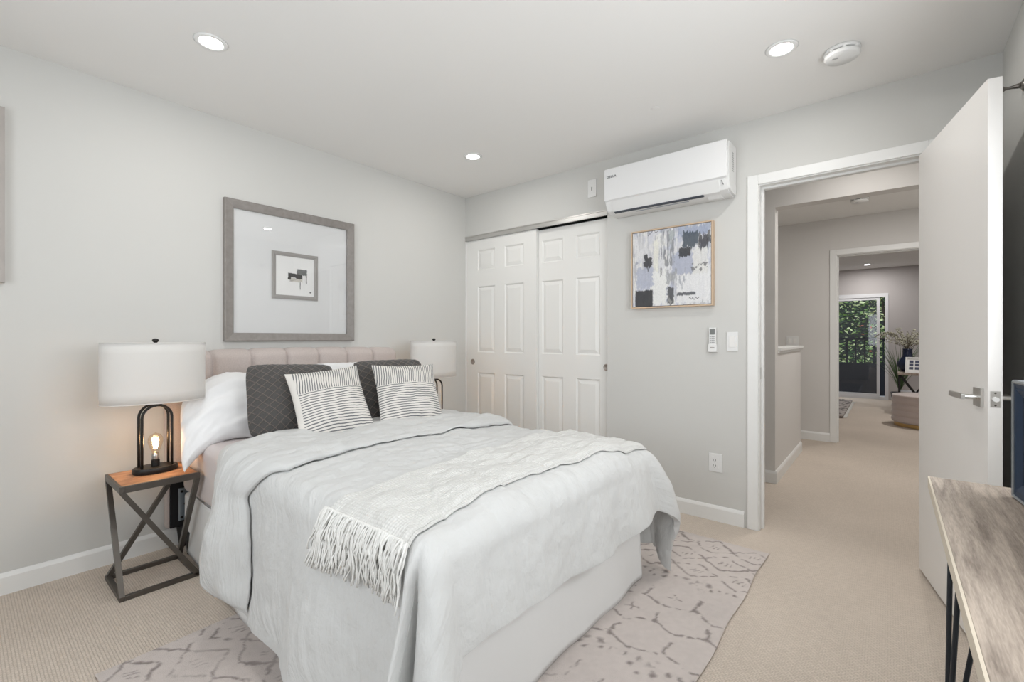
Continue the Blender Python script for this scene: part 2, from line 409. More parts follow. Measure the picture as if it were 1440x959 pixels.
struct('trim_3', B(XL, XL+.005, YB, YB+.11, 0, 2.036), TRIM)

# ---------------- hall beyond the door
struct('wall_hall', boxes((-1.6, XP, YC, YC+WT, 0, H), (XP, .9, YC, YC+WT, 2.165, H), (-1.6, -1.5, YB+WT, YD, 0, H), (.78, .90, YC, YD, 0, H),
       (.5, .62, YB+WT, YC, 0, H)), HALL)
struct('wall_partition', B(XP-.11, XP, YC+WT, 5.44, 0, 1.035), HALL)
struct('trim_4', B(XP-.14, XP+.022, YC+WT, 5.47, 1.035, 1.062, .004), TRIM)
struct('trim_5', B(XP-.125, XP+.010, YC+WT, 5.455, 1.015, 1.035, .002), TRIM)
struct('wall_landing', boxes((-1.6, -.452, YD, YD+WT, 0, H), (-.452, .44, YD, YD+WT, 2.05, H), (.44, .9, YD, YD+WT, 0, H)), HALL)
casing('trim_6', -.436, .425, 2.035, YD, WT)
baseboard('baseboard_hall', (-1.5, YC), (XP+.013, YC), (0, -1))
baseboard('baseboard_partition', (XP, YC), (XP, 5.44), (1, 0))
baseboard('baseboard_landing', (-1.5, YD), (-.50, YD), (0, -1))
# far room
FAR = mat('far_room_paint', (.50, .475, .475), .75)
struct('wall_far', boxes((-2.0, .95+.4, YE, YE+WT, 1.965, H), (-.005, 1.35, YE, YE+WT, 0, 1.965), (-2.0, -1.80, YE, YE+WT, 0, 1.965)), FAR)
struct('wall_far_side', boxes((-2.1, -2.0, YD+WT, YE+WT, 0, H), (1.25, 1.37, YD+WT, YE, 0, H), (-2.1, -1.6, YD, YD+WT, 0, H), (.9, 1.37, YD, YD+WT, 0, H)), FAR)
ALW = mat('slider_white', (.72, .73, .76), .4)
bm = bmesh.new()
for b_ in ((-1.80, -.005, YE-.01, YE+.07, 1.895, 1.965), (-1.80, -.005, YE-.01, YE+.07, 0, .055), (-.055, -.005, YE-.01, YE+.07, .055, 1.895), (-1.80, -1.75, YE-.01, YE+.07, .055, 1.895)): box(bm, *b_)
sl = struct('window_3', bm, ALW)
for (x0, x1, yy) in ((-.95, -.13, YE+.005), (-1.75, -.90, YE+.04), ):
    bm = bmesh.new(); f = .045
    for b_ in ((x0, x1, yy, yy+.025, .055, .055+f), (x0, x1, yy, yy+.025, 1.895-f, 1.895), (x0, x0+f, yy, yy+.025, .055+f, 1.895-f), (x1-f, x1, yy, yy+.025, .055+f, 1.895-f)): box(bm, *b_)
    sf = obj('sliding_sash', bm, ALW, sl)
    obj('pane', B(x0+f, x1-f, yy+.010, yy+.015, .055+f, 1.895-f), GLASS, sf)
# ------------------------------------------------------------------ downlights
LENS = emis('lamp_lens', (1, .985, .96), 14)
def downlight(x, y, label, power, grp='recessed ceiling lights', r=.044):
    t = thing('recessed_light', label, 'ceiling light', (x, y, H), 0, grp)
    b1 = bmesh.new(); lathe(b1, [(r, H-.0005), (r, H-.003), (r+.004, H-.0065), (r+.016, H-.006), (r+.022, H-.0005)], cx=x, cy=y)
    obj('trim_ring', b1, TRIM, t, smooth=True)
    b2 = bmesh.new(); lathe(b2, [(0, H-.004), (r-.001, H-.004), (r-.001, H-.001), (0, H-.001)], cx=x, cy=y, n=40)
    obj('lens', b2, LENS, t)
    l = area('downlight_lamp', (0, 0, -.008), (0, 0, 0), 2*r-.01, 2*r-.01, power, (1, .97, .93), 'DISK'); l.parent = t
    return t
downlight(-2.299, .717, 'lit round recessed ceiling light above the left nightstand, nearest the left wall', CAN_W)
downlight(-2.301, 2.360, 'lit round recessed ceiling light in front of the white closet doors', CAN_W)
downlight(-.372, 2.358, 'lit round recessed ceiling light beside the white smoke detector', CAN_W)
downlight(-.372, .717, 'lit round recessed ceiling light behind the viewer, over the foot of the bed', CAN_W)
downlight(-.15, 3.62, 'round recessed ceiling light in the hall just past the open door', 3.6)
downlight(.10, 4.85, 'unseen round ceiling light added to brighten the hall beside the half wall', 12)  # hidden lamp added to lift the dark landing
downlight(-.297, 10.25, 'small lit recessed ceiling light in the far room by the sliding glass door', 10)
downlight(.55, 8.0, 'unseen round ceiling light brightening the far room above the tufted ottoman', 16)  # unseen lamp, its power brightens the dim far room

def smoke(x, y, label, s=1.0):
    t = thing('smoke_detector', label, 'smoke detector', (x, y, H))
    b1 = bmesh.new(); lathe(b1, [(.068*s, H-.0005), (.070*s, H-.010), (.066*s, H-.014), (.060*s, H-.0145)], cx=x, cy=y); obj('base', b1, WHITEP, t, smooth=True)
    b1 = bmesh.new(); lathe(b1, [(.055*s, H-.013), (.055*s, H-.021)], cx=x, cy=y, n=40); obj('vent_gap', b1, DARK, t)
    b1 = bmesh.new(); lathe(b1, [(.060*s, H-.0195), (.067*s, H-.021), (.068*s, H-.030), (.062*s, H-.038), (0, H-.040)], cx=x, cy=y); obj('cover', b1, WHITEP, t, smooth=True)
    for k in range(8):
        a = k*PI/4+.2; ca, sa = math.cos(a), math.sin(a)
        b1 = bmesh.new(); tube(b1, [(x+.0615*s*ca, y+.0615*s*sa, H-.012), (x+.0615*s*ca, y+.0615*s*sa, H-.022)], .007, 6); obj('spacer', b1, WHITEP, t)
    b1 = bmesh.new(); box(b1, x-.035*s, x-.015*s, y-.025*s, y-.015*s, H-.0415, H-.0385); obj('test_button', b1, mat('grey_print', (.45, .45, .45), .5), t)
    return t
smoke(-.163, 2.545, 'round white slotted smoke detector on the bedroom ceiling beside a recessed light')
smoke(-.21, 5.35, 'small round smoke detector on the hall ceiling beyond the open door')
bm = bmesh.new(); lathe(bm, [(.024, H-.0005), (.025, H-.002), (.022, H-.003), (0, H-.0032)], cx=-1.019, cy=2.519, n=32)
tag(obj('ceiling_cap', bm, CEIL, smooth=True), 'tiny flat round painted cap on the ceiling above the air conditioner', 'ceiling cap')
# ------------------------------------------------------------------ large furniture: the bed
YL, YR2 = .775, 2.055        # mattress sides
XH, XF = -2.93, -.955        # mattress head / foot
bed = thing('bed', 'full size bed with beige channel-tufted upholstered headboard and grey bed skirt', 'bed', (-1.94, 1.415, 0))
def hb(u, v):   # u along y, v along the profile (bottom front -> over the top -> back)
    n = 7; y0, y1 = .722, 2.190
    y = y0+u*(y1-y0); k = min(int(u*n), n-1); t = (u*n-k)*2-1
    puff = (max(0, 1-abs(t)**5))**.5
    zt = 1.018; R = .042
    if v < .72:
        z = .36+(zt-.36)*v/.72; x = -2.990; nx, nz = 1, 0
    else:
        a = (v-.72)/.28*PI; z = zt+R*math.sin(a)*.95; x = -3.032+R*math.cos(a); nx, nz = math.cos(a), math.sin(a)
    amp = .034*puff * (min(1, v/.03)) 
    e = min(u, 1-u)*(y1-y0); amp *= min(1, (e/.03))**.5 if e < .03 else 1
    amp *= 1 if v < .72 else max(.0, 1-.85*((v-.72)/.28)**2)
    sag = .012*math.sin(PI*u)-.006
    return (max(x+nx*(amp+.018), XL+.002), y, z+nz*amp*.6+(sag if v > .5 else sag*v/.5))
bm = grid(hb, 7*24, 60)
hbo = obj('headboard', bm, HEADB, bed, smooth=True)
bm = B(XL+.004, -2.985, .722, 2.190, .115, 1.040, .012); obj('headboard_back', bm, HEADB, bed)
bm = bmesh.new(); box(bm, -2.985, -2.972, .735, 2.178, .118, .362, .003); obj('lining_panel', bm, mat('black_lining', (.014, .014, .016), .9), bed)
for yy in (.772, 2.062):
    bm = B(-2.972, -2.967, yy, yy+.055, .150, .326, .002); bp_ = obj('bracket_plate', bm, mat('zinc_plate', (.40, .46, .52), .35, .7) if yy < 1 else bpy.data.materials['zinc_plate'], bed)
    for zz in (.168, .238, .308):
        bm = bmesh.new(); tube(bm, [(-2.968, yy+.014 if zz != .238 else yy+.03, zz), (-2.962, yy+.014 if zz != .238 else yy+.03, zz)], .0065, 12); obj('bolt', bm, BLACKM, bp_)
for x in (-3.0, -2.86, -1.05):
    for yy in (.80, 2.02):
        bm = bmesh.new(); lathe(bm, [(.018, .0115 if x > -2 else 0), (.030, .118)], cx=x, cy=yy, n=20); obj('leg', bm, BLACKM, bed, smooth=True)
def rounded(bm, x0, x1, y0, y1, z0, z1, r):
    return box(bm, x0, x1, y0, y1, z0, z1, r, 5)
bm = rounded(bmesh.new(), XH, XF, YL, YR2, .315, .612, .045); bmesh.ops.subdivide_edges(bm, edges=[e for e in bm.edges if e.calc_length() > .3], cuts=18, use_grid_fill=True)
mt = auto(obj('mattress', bm, SHEET, bed), 60)
obj('box_spring', rounded(bmesh.new(), XH, XF, YL+.01, YR2-.01, .118, .312, .02), SKIRT, bed)
# skirt: one cloth strip around three sides
path = [(-2.90, .815), (-2.5, .792), (-2.0, .765), (-1.5, .757), (-.925, .757), (-.925, 1.2), (-.925, 1.6), (-.925, 2.055), (-1.5, 2.075), (-2.90, 2.075)]
def poly_at(path, s):
    L = [0]
    for a, b_ in zip(path, path[1:]): L.append(L[-1]+math.hypot(b_[0]-a[0], b_[1]-a[1]))
    d = s*L[-1]
    for i in range(len(path)-1):
        if d <= L[i+1]+1e-9:
            t = (d-L[i])/(L[i+1]-L[i]); a, b_ = path[i], path[i+1]
            n_ = Vector((b_[1]-a[1], -(b_[0]-a[0]))).normalized()
            return a[0]+t*(b_[0]-a[0]), a[1]+t*(b_[1]-a[1]), n_, d
    return (*path[-1], Vector((0, 1)), L[-1])
def sk(u, v):
    x, y, n_, d = poly_at(path, u)
    wv = (.003*math.sin(d*9.0)+.002*math.sin(d*21+1)+.004*fbm(d, 0, 6, 3))*v**1.2
    o_ = .004+.016*v+wv+.006
    # soft corner
    return (x+n_[0]*o_, y+n_[1]*o_, .318-.306*v-.003*math.sin(d*9))
bm = grid(sk, 300, 14); so = obj('bed_skirt', bm, SKIRT, bed, smooth=True); modsolid(so, .003, 1)

# ------------------------------------------------------------------ duvet
ZT = .640; RS = .088; THM = math.radians(80); LA = RS*THM
YLB, YRB, XFB = YL+.020, YR2-.035, XF+.020
def prof(a):
    if a <= 0: return 0, 0, 0
    if a < LA: th = a/RS; return RS*math.sin(th), RS*(1-math.cos(th)), th
    return RS*math.sin(THM)+(a-LA)*math.cos(THM), RS*(1-math.cos(THM))+(a-LA)*math.sin(THM), THM
def surf(x, t, off=0.0, wr=1.0):
    """duvet surface: x along the bed (past XFB hangs at the foot), t across (past YLB/YRB hangs at the sides)"""
    a = max(0, x-XFB); b_ = (YLB-t) if t < YLB else max(0, t-YRB); sgn = -1 if t < YLB else 1
    d = math.hypot(a, b_)
    out, drop, th = prof(d)
    if d > 0: cx, cy = a/d, b_/d
    else: cx = cy = 0
    if b_ == 0 and d == 0: nx, ny = 0, 0
    hang = max(0, min(1, (d-.05)/.35))
    # folds of the hanging part
    f = 0
    if d > 0:
        phi = math.atan2(b_, a)
        if a > 0 and b_ > 0:      # corner cone
            s2 = math.sin(2*phi)
            f = hang*(.054*s2**2-.028*math.sin(6*phi+.6)*s2) if sgn > 0 else hang*(.095*math.exp(-((phi-.62)/.38)**2)-.070*math.exp(-((phi-1.08)/.11)**2)+.050*math.exp(-((phi-1.30)/.13)**2))*min(1, s2*4)
            if sgn > 0: f += .035*math.sin(PI*min(1, d/.6))*s2
        sidew = b_/d; footw = a/d
        s1 = x*1.0
        f += hang*sidew*(.020*math.sin(s1*8.5+1.2+sgn)+.012*math.sin(s1*19+2*math.sin(s1*3))+.016*fbm(x, b_*.3, 5, 2))
        f += hang*footw*(.012*math.sin(t*7.5+.6)+.008*math.sin(t*17+1.3)+.014*fbm(t, a*.3, 5, 5))
    f *= wr
    X = min(x, XFB)+cx*(out+f); Y = max(YLB, min(t, YRB))+sgn*cy*(out+f); Z = ZT-drop
    # puffiness and creases on the top
    top = max(0, 1-d/.14)
    wx, wy = X, Y
    pz = .016*fbm(wx, wy, 2.4, 1)+.010*fbm(wx*1.6, wy*.8, 6, 4)+.0045*fbm(wx*2.2, wy*.7, 15, 6)
    sw = fbm(x*.5, t, 3.0, 9)
    pz += -.005*max(0, 1-abs(sw-.08)/.09)-.004*max(0, 1-abs(fbm(x, t*.5, 2.6, 14)+.1)/.08)
    mid = min(1, max(0, (Y-YLB)/.25))*min(1, max(0, (YRB-Y)/.25)); pz += .018*mid
    small = .0035*fbm(x*1.5, t*1.5, 9, 8)+.002*fbm(x, t, 30, 12)
    N = Vector((cx*math.sin(th), sgn*cy*math.sin(th), math.cos(th)))
    k = wr
    P = Vector((X, Y, Z))+N*(off+k*(top*pz+small))
    return P
AF, BL, BR = .350, .555, .57      # overhang arc lengths: foot, left, right
def head_edge(b_): return float(np.interp(b_, [0, .05, .10, .16, .24, .32, .40, .46, .50, .52], [-2.33, -2.26, -2.15, -2.075, -2.055, -2.06, -2.03, -1.98, -1.92, -1.86]))
def duv(u, v):
    t = (YLB-BL)+v*((YRB+BR)-(YLB-BL))
    b_ = max(0, YLB-t); x0 = head_edge(b_)+.02
    x = x0+u*(XFB+AF*(1+.05*math.sin(t*5))-x0)
    return surf(x, t)
bm = grid(duv, 190, 200); dv_o = obj('duvet', bm, FABRIC, None, smooth=True); modsolid(dv_o, .028, -1)
tag(dv_o, 'large pale grey crinkled cotton duvet spread over the bed and hanging down its sides', 'duvet')
bv = dv_o.modifiers.new('soft', 'BEVEL'); bv.width = .010; bv.segments = 3; bv.limit_method = 'ANGLE'; bv.angle_limit = 1.0
# folded-back band at the head
def band(u, v):
    # u 0..1 around the cross-section (closed), v along t
    t = (YLB-.53)+v*((YRB+.50)-(YLB-.53)); b_ = max(0, YLB-t); br = max(0, t-YRB)
    x0 = head_edge(b_)-.015; x1 = -1.735+.02*fbm(t, 0, 5, 3)+.03*math.sin(t*4)-.06*br+float(np.interp(b_, [0, .06, .15, .30, .52], [0, -.05, -.135, -.09, -.04]))
    endc = min(1, min(v, 1-v)/.03); endc = math.sqrt(max(0, 1-(1-endc)**2))
    if u < .7:
        s = u/.7; th = .008+(.030+.030*min(1, b_/.3))*(max(0, 1-abs(2*s-1)**3.2))**.6
    else:
        s = 1-(u-.7)/.3; th = .004
    x = x0+s*(x1-x0)
    rip = .006*math.sin(s*9+t*6)+.010*fbm(x*1.5, t, 5, 21)
    return surf(x, t, (th+rip*(1 if u < .7 else 0))*endc+.003)
bm = grid(band, 120, 170); bmesh.ops.remove_doubles(bm, verts=bm.verts[:], dist=1e-5)
obj('folded_edge', bm, FABRIC, dv_o, smooth=True)

# ------------------------------------------------------------------ throw blanket
def throw_mat():
    m, t, b = new_mat('throw_waffle'); b.inputs['Base Color'].default_value = (.74, .735, .71, 1); b.inputs['Roughness'].default_value = .95
    b.inputs['Sheen Weight'].default_value = .2
    tc = t.nodes.new('ShaderNodeTexCoord'); mp = t.nodes.new('ShaderNodeMapping'); mp.inputs['Scale'].default_value = (42, 150, 1); t.links.new(tc.outputs['UV'], mp.inputs[0])
    v = t.nodes.new('ShaderNodeTexVoronoi'); v.inputs['Scale'].default_value = 1; v.inputs['Randomness'].default_value = .18; v.feature = 'F1'; t.links.new(mp.outputs[0], v.inputs['Vector'])
    bp = t.nodes.new('ShaderNodeBump'); bp.inputs['Strength'].default_value = .7; bp.inputs['Distance'].default_value = .006; bp.invert = True
    t.links.new(v.outputs['Distance'], bp.inputs['Height']); t.links.new(bp.outputs[0], b.inputs['Normal'])
    r = t.nodes.new('ShaderNodeValToRGB'); r.color_ramp.elements[0].color = (.71, .705, .68, 1); r.color_ramp.elements[1].color = (.56, .555, .535, 1); r.color_ramp.elements[1].position = .9
    t.links.new(v.outputs['Distance'], r.inputs[0]); t.links.new(r.outputs[0], b.inputs['Base Color'])
    return m
THROW = throw_mat()
T0, T1 = YLB-.075, YRB+.05
def thx(p):      # back and front edge of the throw along the bed width (p = t coordinate)
    q = (p-T0)/(T1-T0)
    xb = -1.315+.03*math.sin(q*3)+.02*fbm(p, 0, 3, 31)
    xf = float(np.interp(p, [.68, .78, .92, 1.2, 1.5, 1.8, 2.1], [-.935, -.955, -.985, -.985, -.965, -.925, -.895]))+.010*fbm(p, 0, 6, 33)
    return xb, xf
def thr(layer):
    def f(u, v):
        p = T0+v*(T1-T0); xb, xf = thx(p)
        if layer: xb += .03; xf += .014+.006*math.sin(p*14); 
        x = xb+u*(xf-xb)
        e = min(u, 1-u)
        return surf(x, p, (.006 if layer else .017+.004*fbm(x, p, 8, 40))*(.4+.6*min(1, e/.04))+.006, 1.0)
    return f
bm = grid(thr(0), 60, 200); th_o = obj('throw_blanket', bm, THROW, None, smooth=True); modsolid(th_o, .007, -1)
tag(th_o, 'off-white waffle-knit throw blanket with fringed end draped across the foot of the duvet', 'blanket')
bm = grid(thr(1), 50, 200); o = obj('lower_layer', bm, THROW, th_o, smooth=True); modsolid(o, .005, -1)
FR = mat('fringe_cotton', (.76, .755, .73), .95)
bm = bmesh.new(); rr = random.Random(5)
for k in range(150):
    for layer in ((0, 1) if k % 2 == 0 else (0,)):
        xb, xf = thx(T0); x = xb+(xf+.01-xb)*(k+rr.uniform(-.3, .3))/149
        Lh = rr.uniform(.105, .15); dx = rr.uniform(-.03, .035); ph = rr.uniform(0, 6); pts = []
        for i in range(9):
            s = i/8; tt = T0+.006-Lh*s
            pts.append(surf(x+dx*s+.007*math.sin(ph+s*7), tt, (.024-.006*s if not layer else .014)+.005*math.sin(ph*2+s*5)))
        tube(bm, pts, [.0034*(1-.25*i/8)*(1+.25*math.sin(i*2.5)) for i in range(9)], 5)
fo = obj('fringe', bm, FR, th_o, smooth=True); fo['kind'] = 'stuff'
bm = bmesh.new()
for k in range(46):
    xb, xf = thx(T0); x = xb+(xf-xb)*(k+.5)/46
    P = surf(x, T0+.004, .024); bmesh.ops.create_icosphere(bm, subdivisions=1, radius=.0065, matrix=Matrix.Translation(P))
obj('knots', bm, FR, th_o, smooth=True)['kind'] = 'stuff'

# ------------------------------------------------------------------ pillows
def pillow_bm(W, Hh, T, n=44, seed=0, wr=1.0, pinch=.06, pw=.55, cr=0, sag=0):
    bm = bmesh.new(); uvl = bm.loops.layers.uv.new('UVMap')
    def pt(u, v, side):
        x = W/2*u*(1-pinch*(1-v*v)); z = Hh/2*v*(1-pinch*(1-u*u))
        e = max(0, (1-u*u))**pw*max(0, (1-v*v))**pw
        wv = .010*wr*fbm(u*1.2, v*1.2, 2.2, seed+(3 if side > 0 else 8))*e**.5+.004*wr*fbm(u, v, 7, seed+5)*e**.5
        rim = max(abs(u), abs(v)); pk = .0018*wr*math.sin((u if abs(v) > abs(u) else v)*38+seed)*max(0, rim-.75)/.25*(1 if rim < .995 else 0)
        k = 1-cr*(abs(u)*abs(v))**4; x *= k; z *= k
        z -= sag*max(0, -u-.25)**2+.02*sag*math.sin(v*3)
        return Vector((x, side*(T/2*e+wv+pk), z))
    for side in (-1, 1):
        V = [[None]*(n+1) for _ in range(n+1)]
        for i in range(n+1):
            for j in range(n+1):
                u = math.sin(PI/2*(2*i/n-1)) ; v = math.sin(PI/2*(2*j/n-1))
                V[i][j] = bm.verts.new(pt(u, v, side))
        for i in range(n):
            for j in range(n):
                q = (V[i][j], V[i+1][j], V[i+1][j+1], V[i][j+1]); idx = ((i, j), (i+1, j), (i+1, j+1), (i, j+1))
                if side > 0: q = q[::-1]; idx = idx[::-1]
                f = bm.faces.new(q)
                for l, (a, c) in zip(f.loops, idx):
                    l[uvl].uv = ((math.sin(PI/2*(2*a/n-1))+1)/2, (math.sin(PI/2*(2*c/n-1))+1)/2)
    bmesh.ops.remove_doubles(bm, verts=bm.verts[:], dist=2e-4)
    return bm
def place_pillow(name, W, Hh, T, bottom, yaw, lean, roll, m, seed=0, **k):
    """bottom = centre of the lower edge; front (-y local) turned to +x world, leaning back"""
    bm = pillow_bm(W, Hh, T, seed=seed, **k)
    bm.transform(Matrix.Translation((0, 0, Hh/2)))
    R = Matrix.Rotation(math.radians(90+yaw), 4, 'Z') @ Matrix.Rotation(math.radians(roll), 4, 'Y') @ Matrix.Rotation(math.radians(-lean), 4, 'X')
    R = Matrix.Rotation(math.radians(90+yaw), 4, 'Z') @ Matrix.Rotation(math.radians(-lean), 4, 'X') @ Matrix.Rotation(math.radians(roll), 4, 'Y')
    bm.transform(R)
    o = obj(name, bm, m, None, smooth=True); o.location = bottom
    return o
def quilt_mat():
    m, t, b = new_mat('quilted_charcoal'); b.inputs['Roughness'].default_value = .95; b.inputs['Sheen Weight'].default_value = .15
    tc = t.nodes.new('ShaderNodeTexCoord'); sp = t.nodes.new('ShaderNodeSeparateXYZ')
    nz = t.nodes.new('ShaderNodeTexNoise'); nz.inputs['Scale'].default_value = 3.5; va = t.nodes.new('ShaderNodeVectorMath'); va.operation = 'MULTIPLY_ADD'
    t.links.new(tc.outputs['UV'], nz.inputs['Vector']); t.links.new(nz.outputs['Color'], va.inputs[0]); va.inputs[1].default_value = (.05, .05, 0); t.links.new(tc.outputs['UV'], va.inputs[2])
    t.links.new(va.outputs[0], sp.inputs[0])
    def M_(op, a, b2=None, c=None):
        n = t.nodes.new('ShaderNodeMath'); n.operation = op
        for i, q in enumerate((a, b2, c)):
            if q is None: continue
            if isinstance(q, (int, float)): n.inputs[i].default_value = q
            else: t.links.new(q, n.inputs[i])
        return n.outputs[0]
    K = 9.0
    p1 = M_('MULTIPLY', M_('ADD', sp.outputs[0], sp.outputs[1]), K); p2 = M_('MULTIPLY', M_('SUBTRACT', sp.outputs[0], sp.outputs[1]), K)
    d1 = M_('ABSOLUTE', M_('SUBTRACT', M_('FRACT', M_('ADD', p1, 20)), .5)); d2 = M_('ABSOLUTE', M_('SUBTRACT', M_('FRACT', M_('ADD', p2, 20)), .5))
    d = M_('MINIMUM', d1, d2)
    e1 = M_('ABSOLUTE', M_('SUBTRACT', M_('FRACT', M_('ADD', M_('MULTIPLY', p1, 2), 20.5)), .5)); 
    e2 = M_('ABSOLUTE', M_('SUBTRACT', M_('FRACT', M_('ADD', M_('MULTIPLY', p2, 2), 20.5)), .5)); e = M_('MINIMUM', e1, e2)
    r = t.nodes.new('ShaderNodeValToRGB'); r.color_ramp.elements[0].position = .0; r.color_ramp.elements[0].color = (.19, .155, .13, 1)
    r.color_ramp.elements[1].position = .07; r.color_ramp.elements[1].color = (.072, .068, .066, 1); t.links.new(d, r.inputs[0])
    fn = t.nodes.new('ShaderNodeTexNoise'); fn.inputs['Scale'].default_value = 90; t.links.new(tc.outputs['UV'], fn.inputs['Vector'])
    mx = t.nodes.new('ShaderNodeMix'); mx.data_type = 'RGBA'; mx.blend_type = 'MULTIPLY'; mx.inputs[0].default_value = .8
    mr = t.nodes.new('ShaderNodeMapRange'); mr.inputs['To Min'].default_value = .55; mr.inputs['To Max'].default_value = 1.45; t.links.new(fn.outputs[0], mr.inputs[0])
    t.links.new(r.outputs[0], mx.inputs[6]); t.links.new(mr.outputs[0], mx.inputs[7]); t.links.new(mx.outputs[2], b.inputs['Base Color'])
    bp = t.nodes.new('ShaderNodeBump'); bp.inputs['Strength'].default_value = .9; bp.inputs['Distance'].default_value = .02
    h_ = M_('ADD', M_('MINIMUM', d, .14), M_('MULTIPLY', M_('MINIMUM', e, .06), .4)); t.links.new(h_, bp.inputs['Height']); t.links.new(bp.outputs[0], b.inputs['Normal'])
    return m
def stripe_mat(name, plain_side):
    m, t, b = new_mat(name); b.inputs['Roughness'].default_value = .95
    tc = t.nodes.new('ShaderNodeTexCoord'); sp = t.nodes.new('ShaderNodeSeparateXYZ')
    nz = t.nodes.new('ShaderNodeTexNoise'); nz.inputs['Scale'].default_value = 4; va = t.nodes.new('ShaderNodeVectorMath'); va.operation = 'MULTIPLY_ADD'
    t.links.new(tc.outputs['UV'], nz.inputs['Vector']); t.links.new(nz.outputs['Color'], va.inputs[0]); va.inputs[1].default_value = (.035, .035, 0); t.links.new(tc.outputs['UV'], va.inputs[2])
    t.links.new(va.outputs[0], sp.inputs[0])
    def M_(op, a, b2=None, c=None):
        n = t.nodes.new('ShaderNodeMath'); n.operation = op
        for i, q in enumerate((a, b2, c)):
            if q is None: continue
            if isinstance(q, (int, float)): n.inputs[i].default_value = q
            else: t.links.new(q, n.inputs[i])
        return n.outputs[0]
    U, V = sp.outputs[0], sp.outputs[1]
    hz_ = M_('LESS_THAN', M_('FRACT', M_('MULTIPLY', V, 27)), .34)
    vt = M_('LESS_THAN', M_('FRACT', M_('MULTIPLY', M_('ADD', U, M_('MULTIPLY', M_('SUBTRACT', V, .6), -.18)), 31)), .36)
    top = M_('GREATER_THAN', V, .655)
    st = M_('ADD', M_('MULTIPLY', top, vt), M_('MULTIPLY', M_('SUBTRACT', 1, top), hz_))
    if plain_side: st = M_('MULTIPLY', st, M_('LESS_THAN', U, .93) if plain_side > 0 else M_('GREATER_THAN', U, .085))
    fn = t.nodes.new('ShaderNodeTexNoise'); fn.inputs['Scale'].default_value = 120; t.links.new(tc.outputs['UV'], fn.inputs['Vector'])
    mx = t.nodes.new('ShaderNodeMix'); mx.data_type = 'RGBA'; mx.inputs[6].default_value = (.72, .69, .65, 1); mx.inputs[7].default_value = (.105, .11, .12, 1)
    t.links.new(M_('MULTIPLY', st, M_('ADD', .72, M_('MULTIPLY', fn.outputs[0], .45))), mx.inputs[0]); t.links.new(mx.outputs[2], b.inputs['Base Color'])
    bp = t.nodes.new('ShaderNodeBump'); bp.inputs['Strength'].default_value = .3; bp.inputs['Distance'].default_value = .003
    t.links.new(fn.outputs[0], bp.inputs['Height']); t.links.new(bp.outputs[0], b.inputs['Normal'])
    return m
QUILT = quilt_mat()
def at_pillow(o, label, cat, grp=None): return tag(o, label, cat, grp)
at_pillow(place_pillow('pillow', .66, .41, .19, (-2.60, 1.015, .612), -5, 37, 5, PILLOWW, 2, wr=2.0, pinch=.03, pw=.42, cr=.06, sag=.30),
          'white bed pillow leaning on the headboard next to the left nightstand lamp', 'pillow', 'white bed pillows')
at_pillow(place_pillow('pillow', .66, .42, .19, (-2.60, 1.78, .612), 4, 30, 0, PILLOWW, 6, wr=2.0, pinch=.035, pw=.42),
          'white bed pillow mostly hidden behind the right-hand cushions', 'pillow', 'white bed pillows')
at_pillow(place_pillow('throw_pillow', .45, .41, .15, (-2.32, 1.11, .645), -12, 30, 2, QUILT, 11, pinch=.03, cr=.09),
          'charcoal quilted throw pillow nearest the white bed pillow, on the left', 'cushion', 'charcoal quilted throw pillows')
at_pillow(place_pillow('throw_pillow', .48, .42, .14, (-2.19, 1.68, .645), -6, 30, 0, QUILT, 14, pinch=.03, cr=.09),
          'charcoal quilted throw pillow behind the rightmost striped cushion', 'cushion', 'charcoal quilted throw pillows')
at_pillow(place_pillow('striped_pillow', 0.37, .38, .13, (-2.12, 1.225, .655), -16, 33, -6, stripe_mat('stripes_a', -1), 17),
          'cream cushion with thin dark stripes and plain left edge before the left charcoal pillow', 'cushion', 'striped cushions')
at_pillow(place_pillow('striped_pillow', 0.37, .38, .13, (-2.02, 1.61, .655), -17, 30, 1, stripe_mat('stripes_b', 0), 23),
          'cream striped cushion standing rightmost on the bed, before the far lamp', 'cushion', 'striped cushions')

# ------------------------------------------------------------------ rug
def np_noise(h, w_, cells, seed=0, octaves=3):
    r = np.random.default_rng(seed); out = np.zeros((h, w_)); amp = 1; tot = 0
    cy_, cx_ = (cells, cells) if not isinstance(cells, tuple) else cells
    for o_ in range(octaves):
        gy, gx = int(cy_*2**o_)+2, int(cx_*2**o_)+2; g = r.random((gy, gx))
        yy = np.linspace(0, gy-1.001, h); xx = np.linspace(0, gx-1.001, w_)
        y0 = yy.astype(int); x0 = xx.astype(int); fy = (yy-y0)[:, None]; fx = (xx-x0)[None, :]
        fy = fy*fy*(3-2*fy); fx = fx*fx*(3-2*fx)
        v = g[y0][:, x0]*(1-fy)*(1-fx)+g[y0+1][:, x0]*fy*(1-fx)+g[y0][:, x0+1]*(1-fy)*fx+g[y0+1][:, x0+1]*fy*fx
        out += v*amp; tot += amp; amp *= .5
    return out/tot
def painted_grid(bm, P, img, thick_dir=None):
    """P(i,j)->co ; img (ni+1,nj+1,3) linear rgb; adds quads with colours"""
    ni, nj = img.shape[0]-1, img.shape[1]-1
    col = bm.loops.layers.float_color.new('paint') if 'paint' not in bm.loops.layers.float_color.keys() else bm.loops.layers.float_color['paint']
    V = [[bm.verts.new(P(i/ni, j/nj)) for j in range(nj+1)] for i in range(ni+1)]
    for i in range(ni):
        for j in range(nj):
            f = bm.faces.new((V[i][j], V[i+1][j], V[i+1][j+1], V[i][j+1]))
            for l, (a, c) in zip(f.loops, ((i, j), (i+1, j), (i+1, j+1), (i, j+1))): l[col] = (*img[a, c], 1)
    return V
RX0, RX1, RY0, RY1 = -2.065, -.490, .300, 2.715
ni, nj = 262, 402
